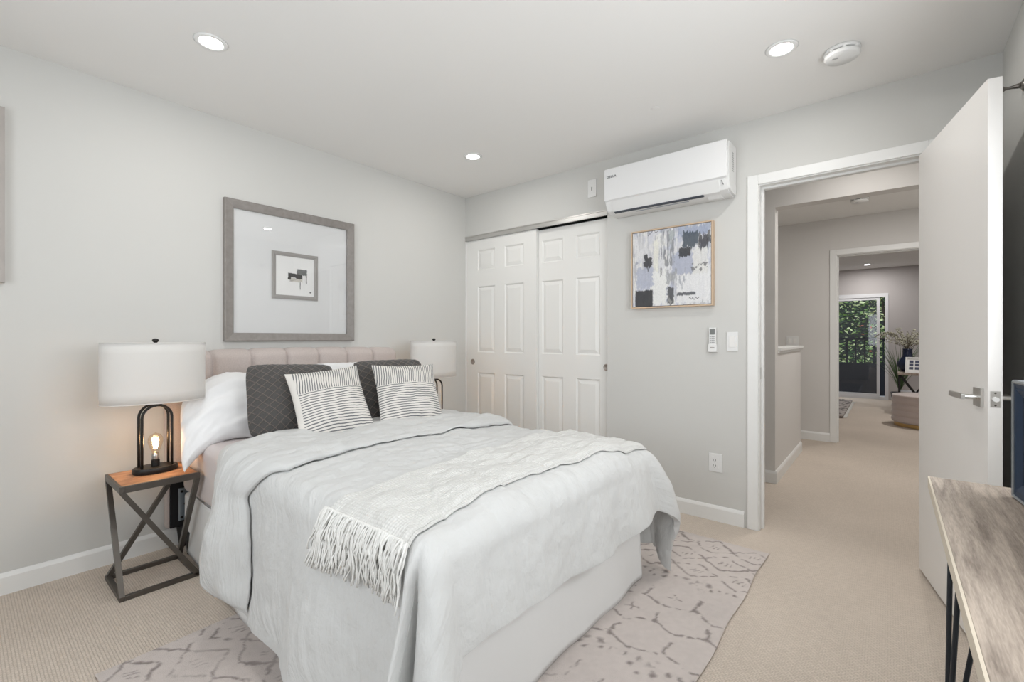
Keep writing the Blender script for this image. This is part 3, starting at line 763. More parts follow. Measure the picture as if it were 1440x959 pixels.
X_ = np.linspace(0, RX1-RX0, ni+1)[:, None]*np.ones((1, nj+1)); Y_ = np.linspace(0, RY1-RY0, nj+1)[None, :]*np.ones((ni+1, 1))
wx = (np_noise(ni+1, nj+1, (14, 22), 3)-.5)*.05; wy = (np_noise(ni+1, nj+1, (14, 22), 4)-.5)*.05
wx += (np_noise(ni+1, nj+1, (75, 115), 5, 2)-.5)*.016; wy += (np_noise(ni+1, nj+1, (75, 115), 6, 2)-.5)*.016
Xw, Yw = X_+wx, Y_+wy
dark = np.zeros_like(X_)
rr = random.Random(3)
def seg(ax, ay, bx_, by, wd=.0058, s=1.0):
    global dark
    px_, py_ = Xw-ax, Yw-ay; dx, dy = bx_-ax, by-ay; L2 = dx*dx+dy*dy+1e-9
    t = np.clip((px_*dx+py_*dy)/L2, 0, 1); d = np.hypot(px_-t*dx, py_-t*dy)
    dark = np.maximum(dark, s*np.clip(1.4-d/wd, 0, 1))
def dot(ax, ay, r_=.010, s=1.0):
    global dark
    d = np.hypot(Xw-ax, Yw-ay); dark = np.maximum(dark, s*np.clip(1.6-d/r_, 0, 1))
cw, chh = .205, .17
y = 0
for row, kind in enumerate(('dia', 'dia', 'dia', 'dia', 'dots', 'hex', 'hex', 'dots', 'hex', 'hex', 'hex', 'dots', 'dia', 'dia', 'dia')):
    hgt = {'hex': .17, 'dots': .14, 'dia': .16}[kind]
    for c_ in range(-1, 9):
        x0 = c_*cw+(cw/2 if row % 2 else 0); xm = x0+cw/2; x1 = x0+cw
        if kind == 'hex':
            seg(x0, y+hgt*.25, xm, y); seg(xm, y, x1, y+hgt*.25)
            seg(x0, y+hgt*.25, x0, y+hgt*.80)
            if rr.random() < .5: seg(xm-.03, y+hgt*.5, xm+.03, y+hgt*.5, .004); seg(xm, y+hgt*.5-.03, xm, y+hgt*.5+.03, .004)
            if rr.random() < .6: dot(x0, y+hgt*.25, .013)
        elif kind == 'dia':
            seg(x0, y+hgt/2, xm, y); seg(xm, y, x1, y+hgt/2); seg(x0, y+hgt/2, xm, y+hgt); seg(xm, y+hgt, x1, y+hgt/2)
            for k in range(3): seg(xm-.02+k*.02, y+hgt/2-.016, xm-.012+k*.02, y+hgt/2+.016, .0035, .9)
        else:
            for k in range(5):
                dot(x0+cw*k/5, y+hgt*.35+.05*abs((k % 4)-2)/2, .009); 
            dot(xm, y+hgt*.8, .016, .9); dot(x0+.05, y+hgt*.75, .011, .8)
    y += hgt
brk = np_noise(ni+1, nj+1, (60, 92), 8, 2); wear = np_noise(ni+1, nj+1, (6, 9), 12)
dark = dark*np.clip((brk-.33)*9, 0, 1)*np.clip(.85+(wear-.4)*2.0, .45, 1)
basec = np.array([.60, .54, .51]); dk = np.array([.20, .165, .155])
var = (np_noise(ni+1, nj+1, (90, 130), 15, 2)-.5)*.10+(wear-.5)*.10
img = basec[None, None]*(1+var[..., None]); img = img*(1-.82*dark[..., None])+dk[None, None]*(.82*dark[..., None])
bm = bmesh.new()
def RP(u, v):
    ed = min(u, 1-u, v, 1-v); wob = .004*math.sin(u*40+v*31)
    return (RX0+u*(RX1-RX0)+(wob if u in (0, 1) else 0), RY0+v*(RY1-RY0)+(wob if v in (0, 1) else 0), .011 if ed > .002 else .008)
painted_grid(bm, RP, img)
box(bm, RX0+.006, RX1-.006, RY0+.006, RY1-.006, .0005, .008)
col = bm.loops.layers.float_color['paint']
for f in bm.faces:
    if len(f.loops) == 4 and f.calc_area() > .005:
        for l in f.loops: l[col] = (.5, .46, .43, 1)
tag(obj('area_rug', bm, vcol_mat('rug_pile', .97, (300, .5, .004))), 'pale distressed area rug with broken grey diamond lattice, under the foot of the bed', 'rug')
# ------------------------------------------------------------------ nightstands (zig-zag metal frame, wood top)
def nightstand(x0, y0, label):
    x1, y1, zt, s = x0+.300, y0+.300, .497, .020
    t = thing('nightstand', label, 'nightstand', ((x0+x1)/2, (y0+y1)/2, 0), 0, 'metal framed nightstands')
    h = s/2
    for z, hh in ((h, s), (zt-.015, .030)):
        bm = bmesh.new()
        box(bm, x0, x1, y0, y0+s, z-hh/2, z+hh/2, .0015); box(bm, x0, x1, y1-s, y1, z-hh/2, z+hh/2, .0015)
        box(bm, x0, x0+s, y0+s, y1-s, z-hh/2, z+hh/2, .0015); box(bm, x1-s, x1, y0+s, y1-s, z-hh/2, z+hh/2, .0015)
        obj('base_frame' if hh < .025 else 'top_frame', bm, GUN, t)
    zb, za = .012, zt-.028
    for p, q, up in (((x1-h, y0+h, za), (x1-h, y1-h, zb), (1, 0, 0)), ((x0+h, y1-h, za), (x0+h, y0+h, zb), (1, 0, 0)),
                     ((x0+h, y0+h, za), (x1-h, y0+h, zb), (0, 1, 0)), ((x1-h, y1-h, za), (x0+h, y1-h, zb), (0, 1, 0))):
        b2 = bmesh.new(); bar(b2, p, q, s, s, up); obj('diagonal_leg', b2, GUN, t)
    bm = B(x0+s*.5, x1-s*.5, y0+s*.5, y1-s*.5, zt-.020, zt+.0010, .0005); obj('tabletop', bm, WALNUT, t)
    return t
nightstand(-2.856, .452, 'square nightstand with crossed dark metal bars and a warm wood top, left of the bed')
nightstand(-2.885, 2.235, 'dark metal nightstand hidden behind the far side of the bed, under the far lamp')

def shade_mat():
    m = bpy.data.materials.new('lampshade_linen'); m.use_nodes = True; t = m.node_tree; b = t.nodes['Principled BSDF']; out = t.nodes['Material Output']
    b.inputs['Base Color'].default_value = (.86, .85, .83, 1); b.inputs['Roughness'].default_value = .9
    tl = t.nodes.new('ShaderNodeBsdfTranslucent'); tl.inputs[0].default_value = (.95, .93, .90, 1)
    mx = t.nodes.new('ShaderNodeMixShader'); mx.inputs[0].default_value = .35
    t.links.new(b.outputs[0], mx.inputs[1]); t.links.new(tl.outputs[0], mx.inputs[2]); t.links.new(mx.outputs[0], out.inputs[0])
    n2 = t.nodes.new('ShaderNodeTexNoise'); n2.inputs['Scale'].default_value = 220; tc = t.nodes.new('ShaderNodeTexCoord'); t.links.new(tc.outputs['Object'], n2.inputs[0])
    bp = t.nodes.new('ShaderNodeBump'); bp.inputs['Strength'].default_value = .2; bp.inputs['Distance'].default_value = .001
    t.links.new(n2.outputs[0], bp.inputs['Height']); t.links.new(bp.outputs[0], b.inputs['Normal']); return m
SHADE = shade_mat(); BULBG = glass('bulb_glass', .8, (1, .93, .84)); FILA = emis('filament', (1, .62, .28), 60); SILV = CHROME
def lamp(x, y, z, label, power):
    t = thing('table_lamp', label, 'lamp', (x, y, z), 0, 'oval shade table lamps')
    bm = bmesh.new(); lathe(bm, [(.100, z), (.104, z+.004), (.104, z+.020), (.100, z+.026), (0, z+.026)], cx=x, cy=y, sx=.62, sy=.86)
    obj('base', bm, BLACKM, t, smooth=False); auto(t.children[-1] if t.children else C.objects['base'], 35)
    for sx in (-1, 1):
        pts = [(x+sx*.030, y-.058, z+.02), (x+sx*.030, y-.058, z+.20), (x+sx*.030, y-.058, z+.262)]
        for k in range(1, 12):
            a = PI-PI*k/12; pts.append((x+sx*.030, y+.058*math.cos(a), z+.262+.058*math.sin(a)))
        pts += [(x+sx*.030, y+.058, z+.262), (x+sx*.030, y+.058, z+.20), (x+sx*.030, y+.058, z+.02)]
        b2 = bmesh.new(); tube(b2, pts, .0060, 12); obj('arch_rod', b2, BLACKM, t, smooth=True)
    b2 = bmesh.new(); bar(b2, (x-.03, y, z+.320), (x+.03, y, z+.320), .014, .012); tube(b2, [(x, y, z+.32), (x, y, z+.40)], .008, 12)
    lathe(b2, [(.016, z+.385), (.016, z+.43)], cx=x, cy=y, n=20); obj('neck', b2, BLACKM, t)
    # harp
    pts = [(x, y+.016*0+.010, z+.40)]+[(x, y+.045*math.sin(PI*k/10), z+.42+.185*k/10) for k in range(11)]
    b2 = bmesh.new(); tube(b2, pts, .002, 6); tube(b2, [(a, 2*y-b_, c) for a, b_, c in pts], .002, 6)
    for a in (0, PI/2, PI, 3*PI/2):
        tube(b2, [(x, y, z+.606), (x+.121*math.cos(a), y+.203*math.sin(a), z+.606)], .0018, 6)
    obj('harp', b2, CHROME, t)
    b2 = bmesh.new(); lathe(b2, [(0, z+.604), (.006, z+.606), (.005, z+.618), (.012, z+.626), (.014, z+.632), (.010, z+.638), (0, z+.640)], cx=x, cy=y, n=24); obj('finial', b2, BLACKM, t, smooth=True)
    # shade: oval tube with rolled rims
    z0, z1 = z+.338, z+.618; th = .0015
    def sh(u, v): a = 2*PI*u; return (x+.1225*math.cos(a), y+.205*math.sin(a), z0+v*(z1-z0))
    bm = grid(sh, 96, 6); bmesh.ops.remove_doubles(bm, verts=bm.verts[:], dist=1e-5)
    so = obj('lamp_shade', bm, SHADE, t, smooth=True); modsolid(so, th, 0)
    for zz in (z0, z1):
        b2 = bmesh.new(); tube(b2, [(x+.1228*math.cos(2*PI*k/64), y+.2053*math.sin(2*PI*k/64), zz) for k in range(64)], .0022, 6, closed=True); obj('rim', b2, SHADE, so, smooth=True)
    # exposed bulb
    b2 = bmesh.new(); lathe(b2, [(.017, z+.026), (.017, z+.054), (.015, z+.056)], cx=x, cy=y, n=24); obj('socket', b2, BLACKM, t)
    b2 = bmesh.new(); lathe(b2, [(.0145, z+.056), (.0165, z+.062), (.0150, z+.068), (.0165, z+.074), (.0150, z+.080), (.0135, z+.086)], cx=x, cy=y, n=24)
    bc = obj('bulb', b2, SILV, t, smooth=True)
    b2 = bmesh.new(); lathe(b2, [(.0130, z+.086), (.015, z+.096), (.025, z+.122), (.030, z+.142), (.029, z+.160), (.020, z+.176), (0, z+.186)], cx=x, cy=y, n=32); obj('glass_bulb', b2, BULBG, bc, smooth=True)
    b2 = bmesh.new()
    for k in range(6):
        a = k*PI/3; tube(b2, [(x+.006*math.cos(a), y+.006*math.sin(a), z+.108), (x+.012*math.cos(a), y+.012*math.sin(a), z+.160)], .0016, 5)
    obj('filament', b2, FILA, bc)
    l = bpy.data.lights.new('bulb_light', 'POINT'); l.energy = power; l.color = (1, .70, .44); l.shadow_soft_size = .018
    lo = bpy.data.objects.new('bulb_light', l); C.objects.link(lo); lo.parent = t; lo.location = (0, 0, .138)
    return t
lamp(-2.735, .618, .4985, 'table lamp with white oval shade and lit bare bulb, left of the bed', .5)
lamp(-2.750, 2.385, .4985, 'white-shaded table lamp half hidden behind the striped cushion, by the closet', .5)

# ------------------------------------------------------------------ pictures
def frame_ring(bm, mp, u0, u1, v0, v1, prof):
    """prof: list of (inset, height). mp(u,v,h)->world"""
    cs = [(u0, v0, 1, 1), (u1, v0, -1, 1), (u1, v1, -1, -1), (u0, v1, 1, -1)]
    R = [[bm.verts.new(mp(u+a*i, v+b_*i, h)) for (i, h) in prof] for (u, v, a, b_) in cs]
    n = len(prof)
    for k in range(4):
        A, D = R[k], R[(k+1) % 4]
        for j in range(n-1): bm.faces.new((A[j], D[j], D[j+1], A[j+1]))
        bm.faces.new((A[n-1], D[n-1], D[0], A[0]))
    return bm
def qbox(bm, mp, u0, u1, v0, v1, h0, h1):
    V = [bm.verts.new(mp(u, v, h)) for h in (h0, h1) for u, v in ((u0, v0), (u1, v0), (u1, v1), (u0, v1))]
    for f in ((3, 2, 1, 0), (4, 5, 6, 7), (0, 1, 5, 4), (1, 2, 6, 5), (2, 3, 7, 6), (3, 0, 4, 7)): bm.faces.new([V[i] for i in f])
    return bm
ml = lambda u, v, h: (XL+h, u, v)
MATB = mat('mat_board', (.75, .755, .755), .9); CARD = mat('art_card', (.84, .84, .83), .9)
PG = glass('picture_glass', 1.3)
pic = thing('framed_picture', 'large square grey-framed picture with wide white mat and tiny central print, over the headboard', 'picture', (XL, 1.4345, 1.12))
bm = bmesh.new(); frame_ring(bm, ml, 1.011, 1.858, 1.120, 1.972, [(0, .001), (0, .030), (.006, .033), (.046, .022), (.052, .018), (.052, .001)]); obj('frame', bm, FRAMEG, pic)
bm = bmesh.new(); qbox(bm, ml, 1.061, 1.808, 1.170, 1.922, .002, .008); obj('mat_board', bm, MATB, pic)
bm = bmesh.new(); frame_ring(bm, ml, 1.285, 1.589, 1.394, 1.700, [(0, .008), (0, .014), (.012, .016), (.026, .012), (.026, .008)]); obj('inner_frame', bm, mat('inner_frame_grey', (.33, .315, .30), .5), pic)
bm = bmesh.new(); qbox(bm, ml, 1.310, 1.564, 1.419, 1.675, .008, .0095); art = obj('print', bm, CARD, pic)
INK = mat('ink_black', (.045, .045, .045), .9, var=.5, vscale=60); INKG = mat('ink_grey', (.17, .175, .175), .9, var=.35, vscale=60); INKL = mat('ink_beige', (.60, .58, .53), .9, var=.15, vscale=50)
def blob(bm, u0, u1, v0, v1, h, seed, jag=.003, n=9):
    rr = random.Random(seed); P = []
    for (a, b_) in [((u0, v0), (u1, v0)), ((u1, v0), (u1, v1)), ((u1, v1), (u0, v1)), ((u0, v1), (u0, v0))]:
        for k in range(n): 
            s = k/n; P.append((a[0]+(b_[0]-a[0])*s+rr.uniform(-jag, jag), a[1]+(b_[1]-a[1])*s+rr.uniform(-jag, jag)))
    V0 = [bm.verts.new(ml(u, v, h)) for u, v in P]; bm.faces.new(V0)
    return bm
bm = bmesh.new(); blob(bm, 1.400, 1.485, 1.512, 1.535, .0100, 1, .004); obj('pale_wash', bm, INKL, art)
bm = bmesh.new(); blob(bm, 1.388, 1.482, 1.540, 1.565, .0103, 2); blob(bm, 1.388, 1.406, 1.524, 1.556, .0104, 3); blob(bm, 1.442, 1.482, 1.532, 1.552, .0105, 4); blob(bm, 1.507, 1.513, 1.505, 1.566, .0103, 6, .001); obj('dark_strokes', bm, INK, art)
bm = bmesh.new(); blob(bm, 1.448, 1.514, 1.560, 1.598, .0110, 5); obj('grey_stroke', bm, INKG, art); bm = bmesh.new(); blob(bm, 1.466, 1.471, 1.463, 1.512, .0103, 8, .001); obj('grey_stroke', bm, INKG, art)
bm = bmesh.new(); blob(bm, 1.533, 1.545, 1.444, 1.451, .0103, 9, .002); obj('signature', bm, INKG, art)
bm = bmesh.new(); qbox(bm, ml, 1.060, 1.809, 1.169, 1.923, .0185, .0200); obj('glass', bm, PG, pic)
# second picture cut by the left edge
pc2 = thing('framed_picture', 'grey wood framed picture cut off by the left edge of the view', 'picture', (XL, -.28, 1.38))
bm = bmesh.new(); frame_ring(bm, ml, -.705, .143, 1.385, 2.158, [(0, .001), (0, .036), (.052, .036), (.056, .022), (.056, .001)]); obj('frame', bm, mat('frame_taupe', (.42, .385, .36), .55, var=.12, vscale=12), pc2)
bm = bmesh.new(); qbox(bm, ml, -.655, .093, 1.435, 2.108, .002, .010); obj('mat_board', bm, MATB, pc2)
bm = bmesh.new(); qbox(bm, ml, -.655, .093, 1.435, 2.108, .018, .0195); obj('glass', bm, PG, pc2)

# abstract canvas on the back wall
mb = lambda u, v, h: (u, YB-h, v)
PX0, PX1, PZ0, PZ1 = -1.384, -.843, 1.343, 1.874
ab = thing('canvas_painting', 'square abstract black, white and lavender canvas in thin oak frame below the air conditioner', 'painting', ((PX0+PX1)/2, YB, PZ0))
bm = bmesh.new(); frame_ring(bm, mb, PX0, PX1, PZ0, PZ1, [(0, .001), (0, .038), (.009, .038), (.009, .001)]); obj('frame', bm, FRAMEO, ab)
bm = bmesh.new(); qbox(bm, mb, PX0+.009, PX1-.009, PZ0+.009, PZ1-.009, .001, .012); obj('backing', bm, DARK, ab)
N = 240
U_ = np.linspace(0, 1, N+1)[:, None]*np.ones((1, N+1)); V_ = np.linspace(0, 1, N+1)[None, :]*np.ones((N+1, 1))
n1 = np_noise(N+1, N+1, (9, 7), 31); n2 = np_noise(N+1, N+1, (60, 8), 32, 2); n3 = np_noise(N+1, N+1, (40, 40), 33, 2); n4 = np_noise(N+1, N+1, (26, 10), 34)
im = np.ones((N+1, N+1, 3))*np.array([.66, .66, .69])
def lay(mask, c):
    global im
    im = im*(1-mask[..., None])+np.array(c)[None, None]*mask[..., None]
def rect(u0, u1, v0, v1, soft=.012, jag=.05, streak=.05):
    uu = U_+(n3-.5)*jag*.6; vv = V_+(n2-.5)*streak*2
    m = np.clip((uu-u0)/soft, 0, 1)*np.clip((u1-uu)/soft, 0, 1)*np.clip((vv-v0)/soft, 0, 1)*np.clip((v1-vv)/soft, 0, 1)
    return m
lay(np.clip((n2-.50)*4, 0, .7), (.40, .41, .46)); lay(np.clip((n1-.52)*5, 0, .75), (.46, .49, .62)); lay(np.clip((n4-.58)*6, 0, .8), (.80, .79, .75))
n5 = np_noise(N+1, N+1, (70, 9), 61, 2); n6 = np_noise(N+1, N+1, (150, 150), 62, 1)
lay(np.clip((n5-.60)*8, 0, .45), (.78, .78, .77)); lay(np.clip((.36-n5)*8, 0, .35), (.22, .225, .25))
lay(rect(.05, .30, .24, .52)*.85, (.43, .46, .58)); lay(rect(.52, .80, .40, .66)*.9, (.40, .43, .55)); lay(rect(.02, .30, .62, .98)*.45, (.74, .73, .74))
lay(rect(.28, .36, .45, .86)*.7, (.80, .79, .68)); lay(rect(.60, 1.0, .88, 1.0)*.8, (.30, .36, .52)); lay(rect(.66, .86, .72, .93)*.92, (.055, .08, .11))
lay(rect(.86, 1.0, .66, .80)*.6, (.30, .34, .45)); lay(rect(.85, .97, .68, .90, streak=.12)*.9, (.05, .05, .06)); lay(rect(.95, 1.0, .74, .9)*.8, (.03, .03, .035))
lay(rect(.38, .56, .52, 1.0)*np.clip((n2-.45)*8, 0, .8), (.22, .23, .25)); lay(rect(.48, .58, .60, .98)*np.clip((n4-.45)*8, 0, .8), (.35, .40, .42))
lay(rect(.78, .97, .36, .70)*.75, (.74, .73, .69)); lay(rect(.78, .98, .42, .53, jag=.2)*np.clip((n3-.50)*9, 0, .8), (.12, .12, .13))
lay(rect(.58, 1.0, .02, .40)*.85, (.76, .76, .77)); lay(rect(.27, .47, .0, .46, jag=.12)*.92, (.78, .78, .76))
lay(rect(.61, .70, .26, .40, streak=.2)*.7, (.28, .30, .35)); lay(rect(.44, .60, .26, .46)*np.clip((n4-.45)*6, 0, .7), (.30, .31, .33))
lay(rect(.15, .27, .50, .68, jag=.07, streak=.06)*.95, (.045, .045, .05)); lay(rect(.61, .77, .60, .73, jag=.04, streak=.03)*.95, (.035, .037, .045)); lay(rect(.20, .36, .965, .99)*.9, (.10, .10, .11))
lay(rect(.03, .28, -.2, .22, jag=.02, streak=.012)*.97, (.04, .04, .045)); lay(rect(.465, .555, .005, .245, jag=.04, streak=.03)*.9, (.07, .07, .075)); lay(rect(.475, .525, .02, .10)*.6, (.4, .4, .38))
lay(rect(.58, .82, .115, .165, jag=.05, streak=.012)*.92, (.08, .085, .10)); lay(rect(.37, .40, .36, .48, jag=.02)*.8, (.06, .06, .07)); lay(rect(.03, .08, .56, .61)*.7, (.24, .27, .38))
im = im*(1+(n6[..., None]-.5)*.16)
gr = im.mean(2, keepdims=True); im = gr+(im-gr)*.8
sg = np.abs(V_-(.075+.010*np.sin(U_*170)+.004*np.sin(U_*77))) < .006; lay((sg & (U_ > .74) & (U_ < .86)).astype(float)*.9, (.06, .06, .07))
bm = bmesh.new(); e = .012
painted_grid(bm, lambda u, v: mb(PX0+e+u*(PX1-PX0-2*e), PZ0+e+v*(PZ1-PZ0-2*e), .0345), im)
cl = bm.loops.layers.float_color['paint']
for f in bm.faces: f.normal_update()
obj('canvas', bm, vcol_mat('acrylic_paint', .55, (70, .25, .002)), ab)
bm = bmesh.new(); qbox(bm, mb, PX0+e, PX1-e, PZ0+e, PZ1-e, .012, .0340); obj('canvas_edge', bm, DARK, ab)

# ------------------------------------------------------------------ air conditioner
AX0, AX1 = -1.512, -.716
ac = thing('air_conditioner', 'white wall-mounted split air conditioner above the abstract painting', 'air conditioner', ((AX0+AX1)/2, YB, 2.0))
bm = bmesh.new()
poly = [(YB-.001, 2.305), (2.862, 2.300), (2.845, 2.292), (2.838, 2.270), (2.838, 2.075), (2.872, 2.012), (2.895, 1.998), (YB-.03, 1.990), (YB-.001, 2.0)]
prism(bm, poly, AX0, AX1, 'x'); bmesh.ops.bevel(bm, geom=[e_ for e_ in bm.edges if abs(e_.verts[0].co.x-e_.verts[1].co.x) < 1e-6], offset=.012, segments=4, affect='EDGES')
auto(obj('body', bm, WHITEP, ac), 30)
bm = bmesh.new(); prism(bm, [(2.845, 2.297), (2.832, 2.290), (2.828, 2.270), (2.828, 2.078), (2.840, 2.070), (2.840, 2.28)], AX0+.004, AX1-.052+.046, 'x')
bmesh.ops.bevel(bm, geom=[e_ for e_ in bm.edges if abs(e_.verts[0].co.x-e_.verts[1].co.x) < 1e-6], offset=.004, segments=3, affect='EDGES')
fp = auto(obj('front_panel', bm, mat('ac_gloss_white', (.82, .82, .82), .22), ac), 30)
bm = bmesh.new(); prism(bm, [(2.838, 2.064), (2.846, 2.066), (2.878, 2.008), (2.872, 2.004)], AX0+.055, AX1-.055, 'x'); obj('louver', bm, WHITEP, ac)
bm = bmesh.new(); prism(bm, [(2.873, 2.0075), (2.868, 2.0005), (2.886, 1.9935), (2.894, 1.9995)], AX0+.060, AX1-.15, 'x'); obj('outlet_slot', bm, mat('slot_dark', (.06, .07, .09), .4), ac)
bm = bmesh.new(); box(bm, AX0+.20, AX1-.25, 2.912, 2.918, 1.9915, 1.9955); obj('vent', bm, mat('vent_grey', (.35, .37, .40), .4), ac)
bm = bmesh.new(); tube(bm, [(AX1-.040, 2.840, 2.062), (AX1-.030, 2.852, 2.036)], .002, 6); obj('indicator', bm, mat('slot_grey', (.2, .2, .21), .4), ac)
bm = bmesh.new(); prism(bm, [(2.90, 2.0), (2.93, 1.982), (2.97, 1.984), (2.975, 1.995)], AX1-.135, AX1-.055, 'x'); obj('drain_spout', bm, WHITEP, ac)
bm = bmesh.new()
for k in range(9): box(bm, AX1-.0005, AX1+.001, 2.925, 2.955, 2.13+k*.013, 2.137+k*.013)
obj('side_vent', bm, mat('vent_shadow', (.45, .45, .45), .5), ac)
def text_obj(name, s, size, M, m, parent, ext=.0004):
    cu = bpy.data.curves.new(name, 'FONT'); cu.body = s; cu.size = size; cu.extrude = ext; cu.align_x = 'CENTER'; cu.align_y = 'CENTER'; cu.space_character = 1.1
    to = bpy.data.objects.new(name, cu); C.objects.link(to); dg = bpy.context.evaluated_depsgraph_get(); dg.update()
    me = bpy.data.meshes.new_from_object(to.evaluated_get(dg)); C.objects.unlink(to); bpy.data.objects.remove(to)
    bm = bmesh.new(); bm.from_mesh(me); bpy.data.meshes.remove(me); bm.transform(M); return obj(name, bm, m, parent)
LET = mat('logo_ink', (.05, .05, .055), .5)
text_obj('logo', 'DELLA', .022, Matrix.Translation((-1.452, 2.8268, 2.233)) @ Matrix.Rotation(PI/2, 4, 'X') @ Matrix.Diagonal((1.05, 1, 1, 1)), LET, fp, .0006)

# ------------------------------------------------------------------ small wall things (back wall)
def plate(name, x0, x1, z0, z1, label, cat, y=YB, depth=.006, m=WHITEP):
    bm = B(x0, x1, y-depth, y, z0, z1, .002)
    t = thing(name, label, cat, ((x0+x1)/2, y, z0)); obj('plate', bm, m, t); return t
t = plate('light_switch', -.772, -.707, 1.059, 1.177, 'white rocker light switch on the back wall, right of the remote control', 'light switch')
bm = B(-.757, -.722, YB-.010, YB-.005, 1.084, 1.152, .001); obj('rocker', bm, CEIL, t)
t = plate('wall_outlet', -.877, -.797, .304, .419, 'white power outlet low on the back wall between bed and doorway', 'outlet')
obj('socket_face', B(-.860, -.820, YB-.009, YB-.005, .325, .398, .001), WHITEP, t)
bm = bmesh.new()
for zz in (.345, .378):
    box(bm, -.850, -.847, YB-.0096, YB-.0085, zz-.006, zz+.006); box(bm, -.836, -.833, YB-.0096, YB-.0085, zz-.005, zz+.005); box(bm, -.8445, -.8385, YB-.0096, YB-.0085, zz-.013, zz-.009)
obj('socket_holes', bm, mat('hole_grey', (.12, .12, .12), .7), t)
t = plate('cover_plate', -1.746, -1.674, 2.190, 2.322, 'small white wall plate high beside the left end of the air conditioner', 'wall plate')
obj('slot', B(-1.716, -1.707, YB-.0068, YB-.0055, 2.240, 2.266, .0005), mat('slot_mid', (.28, .28, .27), .6), t)
t = thing('remote_control', 'slim white remote control with grey screen in a holder on the back wall', 'remote control', (-.8515, YB, 1.06))
obj('holder', B(-.878, -.826, YB-.024, YB-.001, 1.052, 1.10, .003), WHITEP, t)
obj('body', B(-.873, -.830, YB-.021, YB-.004, 1.062, 1.205, .004), WHITEP, t)
obj('screen', B(-.867, -.836, YB-.0225, YB-.020, 1.162, 1.196, .0005), mat('lcd_grey', (.18, .19, .18), .3), t)
bm = bmesh.new()
for i in range(3):
    for j in range(4): box(bm, -.866+i*.0105, -.8585+i*.0105, YB-.0228, YB-.020, 1.108+j*.0125, 1.116+j*.0125)
obj('buttons', bm, mat('button_grey', (.42, .42, .42), .5), t)
obj('badge', B(-.864, -.838, YB-.0248, YB-.0235, 1.078, 1.084), mat('badge_grey', (.4, .4, .38), .5), t)
# switch on landing wall
t = thing('light_switch', 'white double rocker light switch on the hall wall beyond the door', 'light switch', (-.85, YD, 1.06))
obj('plate', B(-.915, -.79, YD-.006, YD, 1.045, 1.165, .002), WHITEP, t)
for x in (-.878, -.828): obj('rocker', B(x-.016, x+.016, YD-.010, YD-.005, 1.072, 1.138, .001), CEIL, t)

# ------------------------------------------------------------------ turned hook on the right wall
t = thing('wall_hook', 'pewter turned hook on the right wall beside the top of the open door', 'wall hook', (XR, 2.60, 2.08))
PEW = mat('pewter', (.22, .205, .19), .3, .85)
bm = bmesh.new(); lathe(bm, [(.022, 0), (.022, .003), (.016, .006), (.011, .010)], n=24); bm.transform(Matrix.Translation((XR, 2.60, 2.110)) @ Matrix.Rotation(-PI/2, 4, 'Y')); obj('rosette', bm, PEW, t, smooth=True)
bm = bmesh.new(); lathe(bm, [(.0105, .008), (.009, .018), (.0060, .032), (.0050, .042), (.0065, .050), (.011, .055), (.013, .063), (.011, .071), (.005, .075), (0, .076)], n=24); bm.transform(Matrix.Translation((XR, 2.60, 2.110)) @ Matrix.Rotation(-PI/2, 4, 'Y')); obj('arm', bm, PEW, t, smooth=True)

# ------------------------------------------------------------------ console table and the framed panel on it
cs = thing('console_table', 'grey oak console table with pale edge and black hairpin legs, along the right wall', 'table', (.24, .95, 0))
CX0, CX1, CY0, CY1, CZ = .085, .388, .15, 1.751, .750
obj('tabletop', B(CX0+.004, CX1, CY0, CY1, CZ-.030, CZ, .001), OAKG, cs)
obj('edge_band', B(CX0, CX0+.004, CY0, CY1, CZ-.030, CZ-.0005), mat('edge_cream', (.60, .53, .43), .6, var=.08, vscale=8), cs)
STEEL = mat('hairpin_steel', (.03, .036, .045), .35, .6)
def hairpin(fx, fy, tops):
    bm = bmesh.new(); r = .0055
    for tx, ty in tops: tube(bm, [(tx, ty, CZ-.031), (fx+(tx-fx)*.03, fy+(ty-fy)*.03, .010)], r, 10)
    bmesh.ops.create_uvsphere(bm, u_segments=12, v_segments=8, radius=.010, matrix=Matrix.Translation((fx, fy, .010)))
    xs = [a for a, b_ in tops]; ys = [b_ for a, b_ in tops]
    box(bm, min(xs)-.01, max(xs)+.01, min(ys)-.01, max(ys)+.01, CZ-.034, CZ-.030)
    obj('hairpin_leg', bm, STEEL, cs)
hairpin(.115, 1.64, [(.120, 1.575), (.134, 1.500), (.204, 1.590)])
hairpin(.365, 1.64, [(.360, 1.575), (.345, 1.500), (.300, 1.590)])
hairpin(.115, .25, [(.120, .315), (.134, .39), (.204, .30)])
hairpin(.365, .25, [(.360, .315), (.345, .39), (.300, .30)])
pan = thing('panel_frame', 'navy blue framed panel standing upright on the grey oak console table', 'picture frame', (.290, 1.345, CZ), math.radians(6))
NAVY = mat('navy_lacquer', (.012, .028, .06), .45, spec=.3); GREYE = mat('panel_grey_edge', (.20, .21, .22), .4)
mp = lambda u, v, h: (-h, u, v)       # local: faces -x
def lq(name, m, *a, par=pan): 
    bm = bmesh.new(); qbox(bm, mp, *a); return obj(name, bm, m, par, world=False)
bm = bmesh.new(); frame_ring(bm, mp, -.31, .31, .001, .288, [(0, 0), (0, .022), (.004, .026), (.008, .024), (.008, 0)]); obj('outer_edge', bm, GREYE, pan, world=False)
bm = bmesh.new(); frame_ring(bm, mp, -.302, .302, .009, .280, [(0, 0), (0, .022), (.012, .020), (.014, .023), (.030, .016), (.030, 0)]); obj('frame', bm, NAVY, pan, world=False)
lq('glass', mat('dark_screen', (.06, .065, .07), .35, spec=.3), -.272, .272, .039, .250, .002, .014)
lq('back', GREYE, -.309, .309, .002, .287, -.006, .0005)

